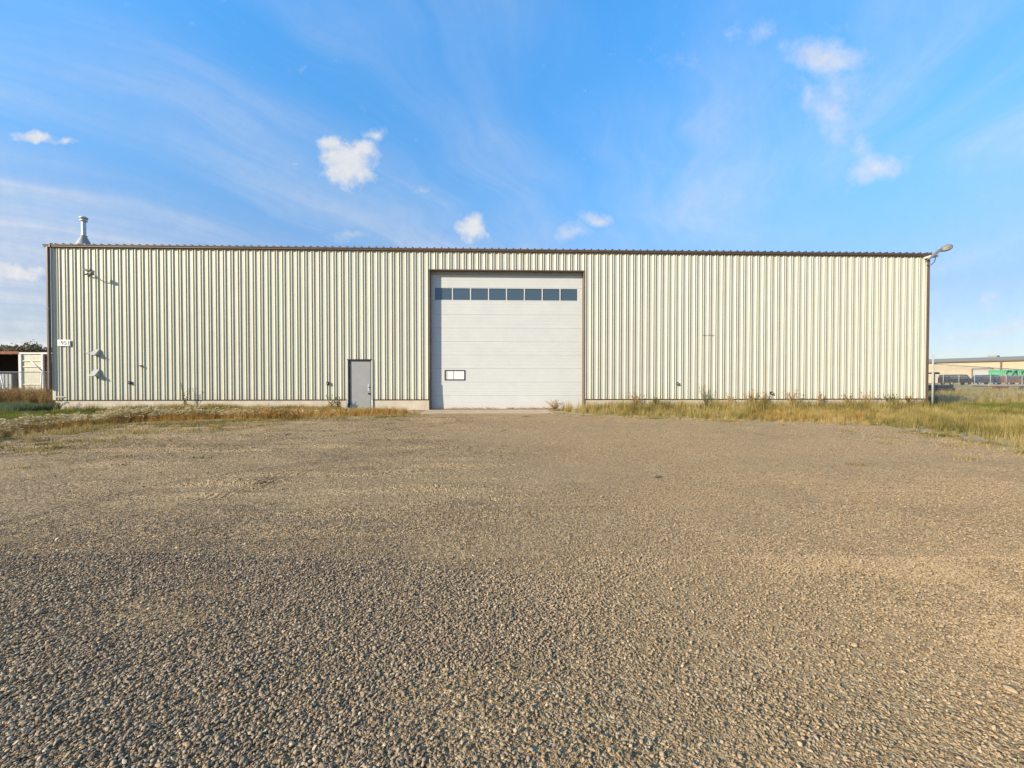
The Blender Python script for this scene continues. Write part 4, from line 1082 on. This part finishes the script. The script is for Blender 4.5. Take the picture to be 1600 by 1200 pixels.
def vehicle(xc, z, length, mat, label, flip=False, hgt_=1.95, group=None):
    x_, y_ = rc(xc, z); t_ = thing('parked_van', label, 'van', (x_, y_, 0), R(-1.86) + (math.pi if flip else 0), group)
    L_ = length; w = .95
    pr = [(0, .45), (0, 1.35), (.25, hgt_ - .08), (.7, hgt_), (L_ - 2.2, hgt_), (L_ - 1.9, hgt_ - .06), (L_ - 1.15, 1.25), (L_ - .2, 1.05), (L_, .85), (L_, .45)]
    MB().prism(pr, 'y', -w, w).build('body', mat, t_, bevel=.05)
    for s_ in (-1, 1):
        mb = MB(); a_, b_ = sorted((s_ * (w + .004), s_ * (w + .012)))
        mb.prism([(.5, 1.3), (.6, hgt_ - .18), (L_ - 2.35, hgt_ - .18), (L_ - 1.55, 1.3)], 'y', a_, b_); mb.build('side_window', M_GLASS, t_)
        for xx in (1.0, L_ - 1.0): 
            a_, b_ = sorted((s_ * (w - .2), s_ * (w + .02)))
            wl = MB().tube([(xx, a_, .36), (xx, b_, .36)], .36, 16).build('wheel', M_TYRE, t_)
            MB().tube([(xx, s_ * (w + .02), .36), (xx, s_ * (w + .035), .36)], .2, 10).build('rim', M_GALVD, wl)
    MB().box(L_ - .02, L_ + .03, -.8, -.5, .75, .92).build('headlight', M_WHITE, t_); MB().box(L_ - .02, L_ + .03, .5, .8, .75, .92).build('headlight', M_WHITE, t_)
    return t_
vehicle(94.0, 87, 6.4, M_CAR1, 'black van parked behind the far fence, nearest to the fence post', hgt_=2.25)
vehicle(101.4, 88, 5.6, M_CAR2, 'dark blue van parked second in the row behind the far fence', True, 2.2); 
bpy.data.objects['parked_van.001'].location.x += 5.6
vehicle(107.6, 88, 4.9, M_CAR3, 'maroon van parked third in the row behind the far fence', hgt_=2.05)
vehicle(113.0, 88, 5.2, M_CAR1, 'black van parked last at the right end of the row, behind the far fence', hgt_=2.1)
vehicle(86.0, 95, 6.0, M_CAR2, 'dark blue van mostly hidden behind the right corner of the warehouse', hgt_=2.2)
fa = rc(84, 82); fb = rc(125, 80)
t_ = fence('far_fence', 'distant low chain link fence with evenly spaced pale posts in front of the parked vans', fa, fb, 1.9, [(1.5 + 3.05 * k, 2.15, .045) for k in range(13)], railr=.03, meshp=.6, wr=.002)
# stack of black plastic pipes lying across the yard
ps = thing('pipe_stack', 'stack of black pipes lying in the yard behind the tall fence post', 'pipes', (36.6, 17.6, 0), R(-1.9))
for k, (yy, zz) in enumerate([(0, .14), (.29, .14), (.58, .14), (.14, .40), (.43, .40), (.29, .65)]):
    MB().tube([(0 + .1 * (k % 3), yy, zz), (4.75 - .12 * (k % 2), yy, zz)], .135, 14).build('pipe', M_PIPE, ps, smooth=True)
bs = thing('beam_stack', 'rusty steel beams stacked on the ground at the far right', 'steel beams', (51.6, 22.5, 0), R(-1.9))
for k, (yy, zz) in enumerate([(0, .0), (.35, .0), (0.02, .27), (.34, .27)]):
    def ib(h_=.25, w=.22): return [(-w / 2, 0), (w / 2, 0), (w / 2, .03), (.015, .03), (.015, h_ - .03), (w / 2, h_ - .03), (w / 2, h_), (-w / 2, h_), (-w / 2, h_ - .03), (-.015, h_ - .03), (-.015, .03), (-w / 2, .03)]
    MB().prism([(yy + a_, zz + b_) for a_, b_ in ib()], 'x', 0, 1.3 - .1 * (k % 2)).build('beam', M_RUST, bs)
dk = thing('flat_deck_trailer', 'low pale flat deck trailer at the right edge behind the rusty beams', 'trailer', (52.6, 23.8, 0), R(-8))
for k in range(8): MB().box(0, 8, k * .28, k * .28 + .265, .62, .68).build('plank', M_PLANK, dk)
MB().box(0, 8, .1, .25, .48, .61).box(0, 8, 1.9, 2.05, .48, .61).build('frame', M_RUST, dk)
for xx in (3.2, 4.2): MB().tube([(xx, -.02, .32), (xx, .2, .32)], .32, 14).build('wheel', M_TYRE, dk)
print('script done')
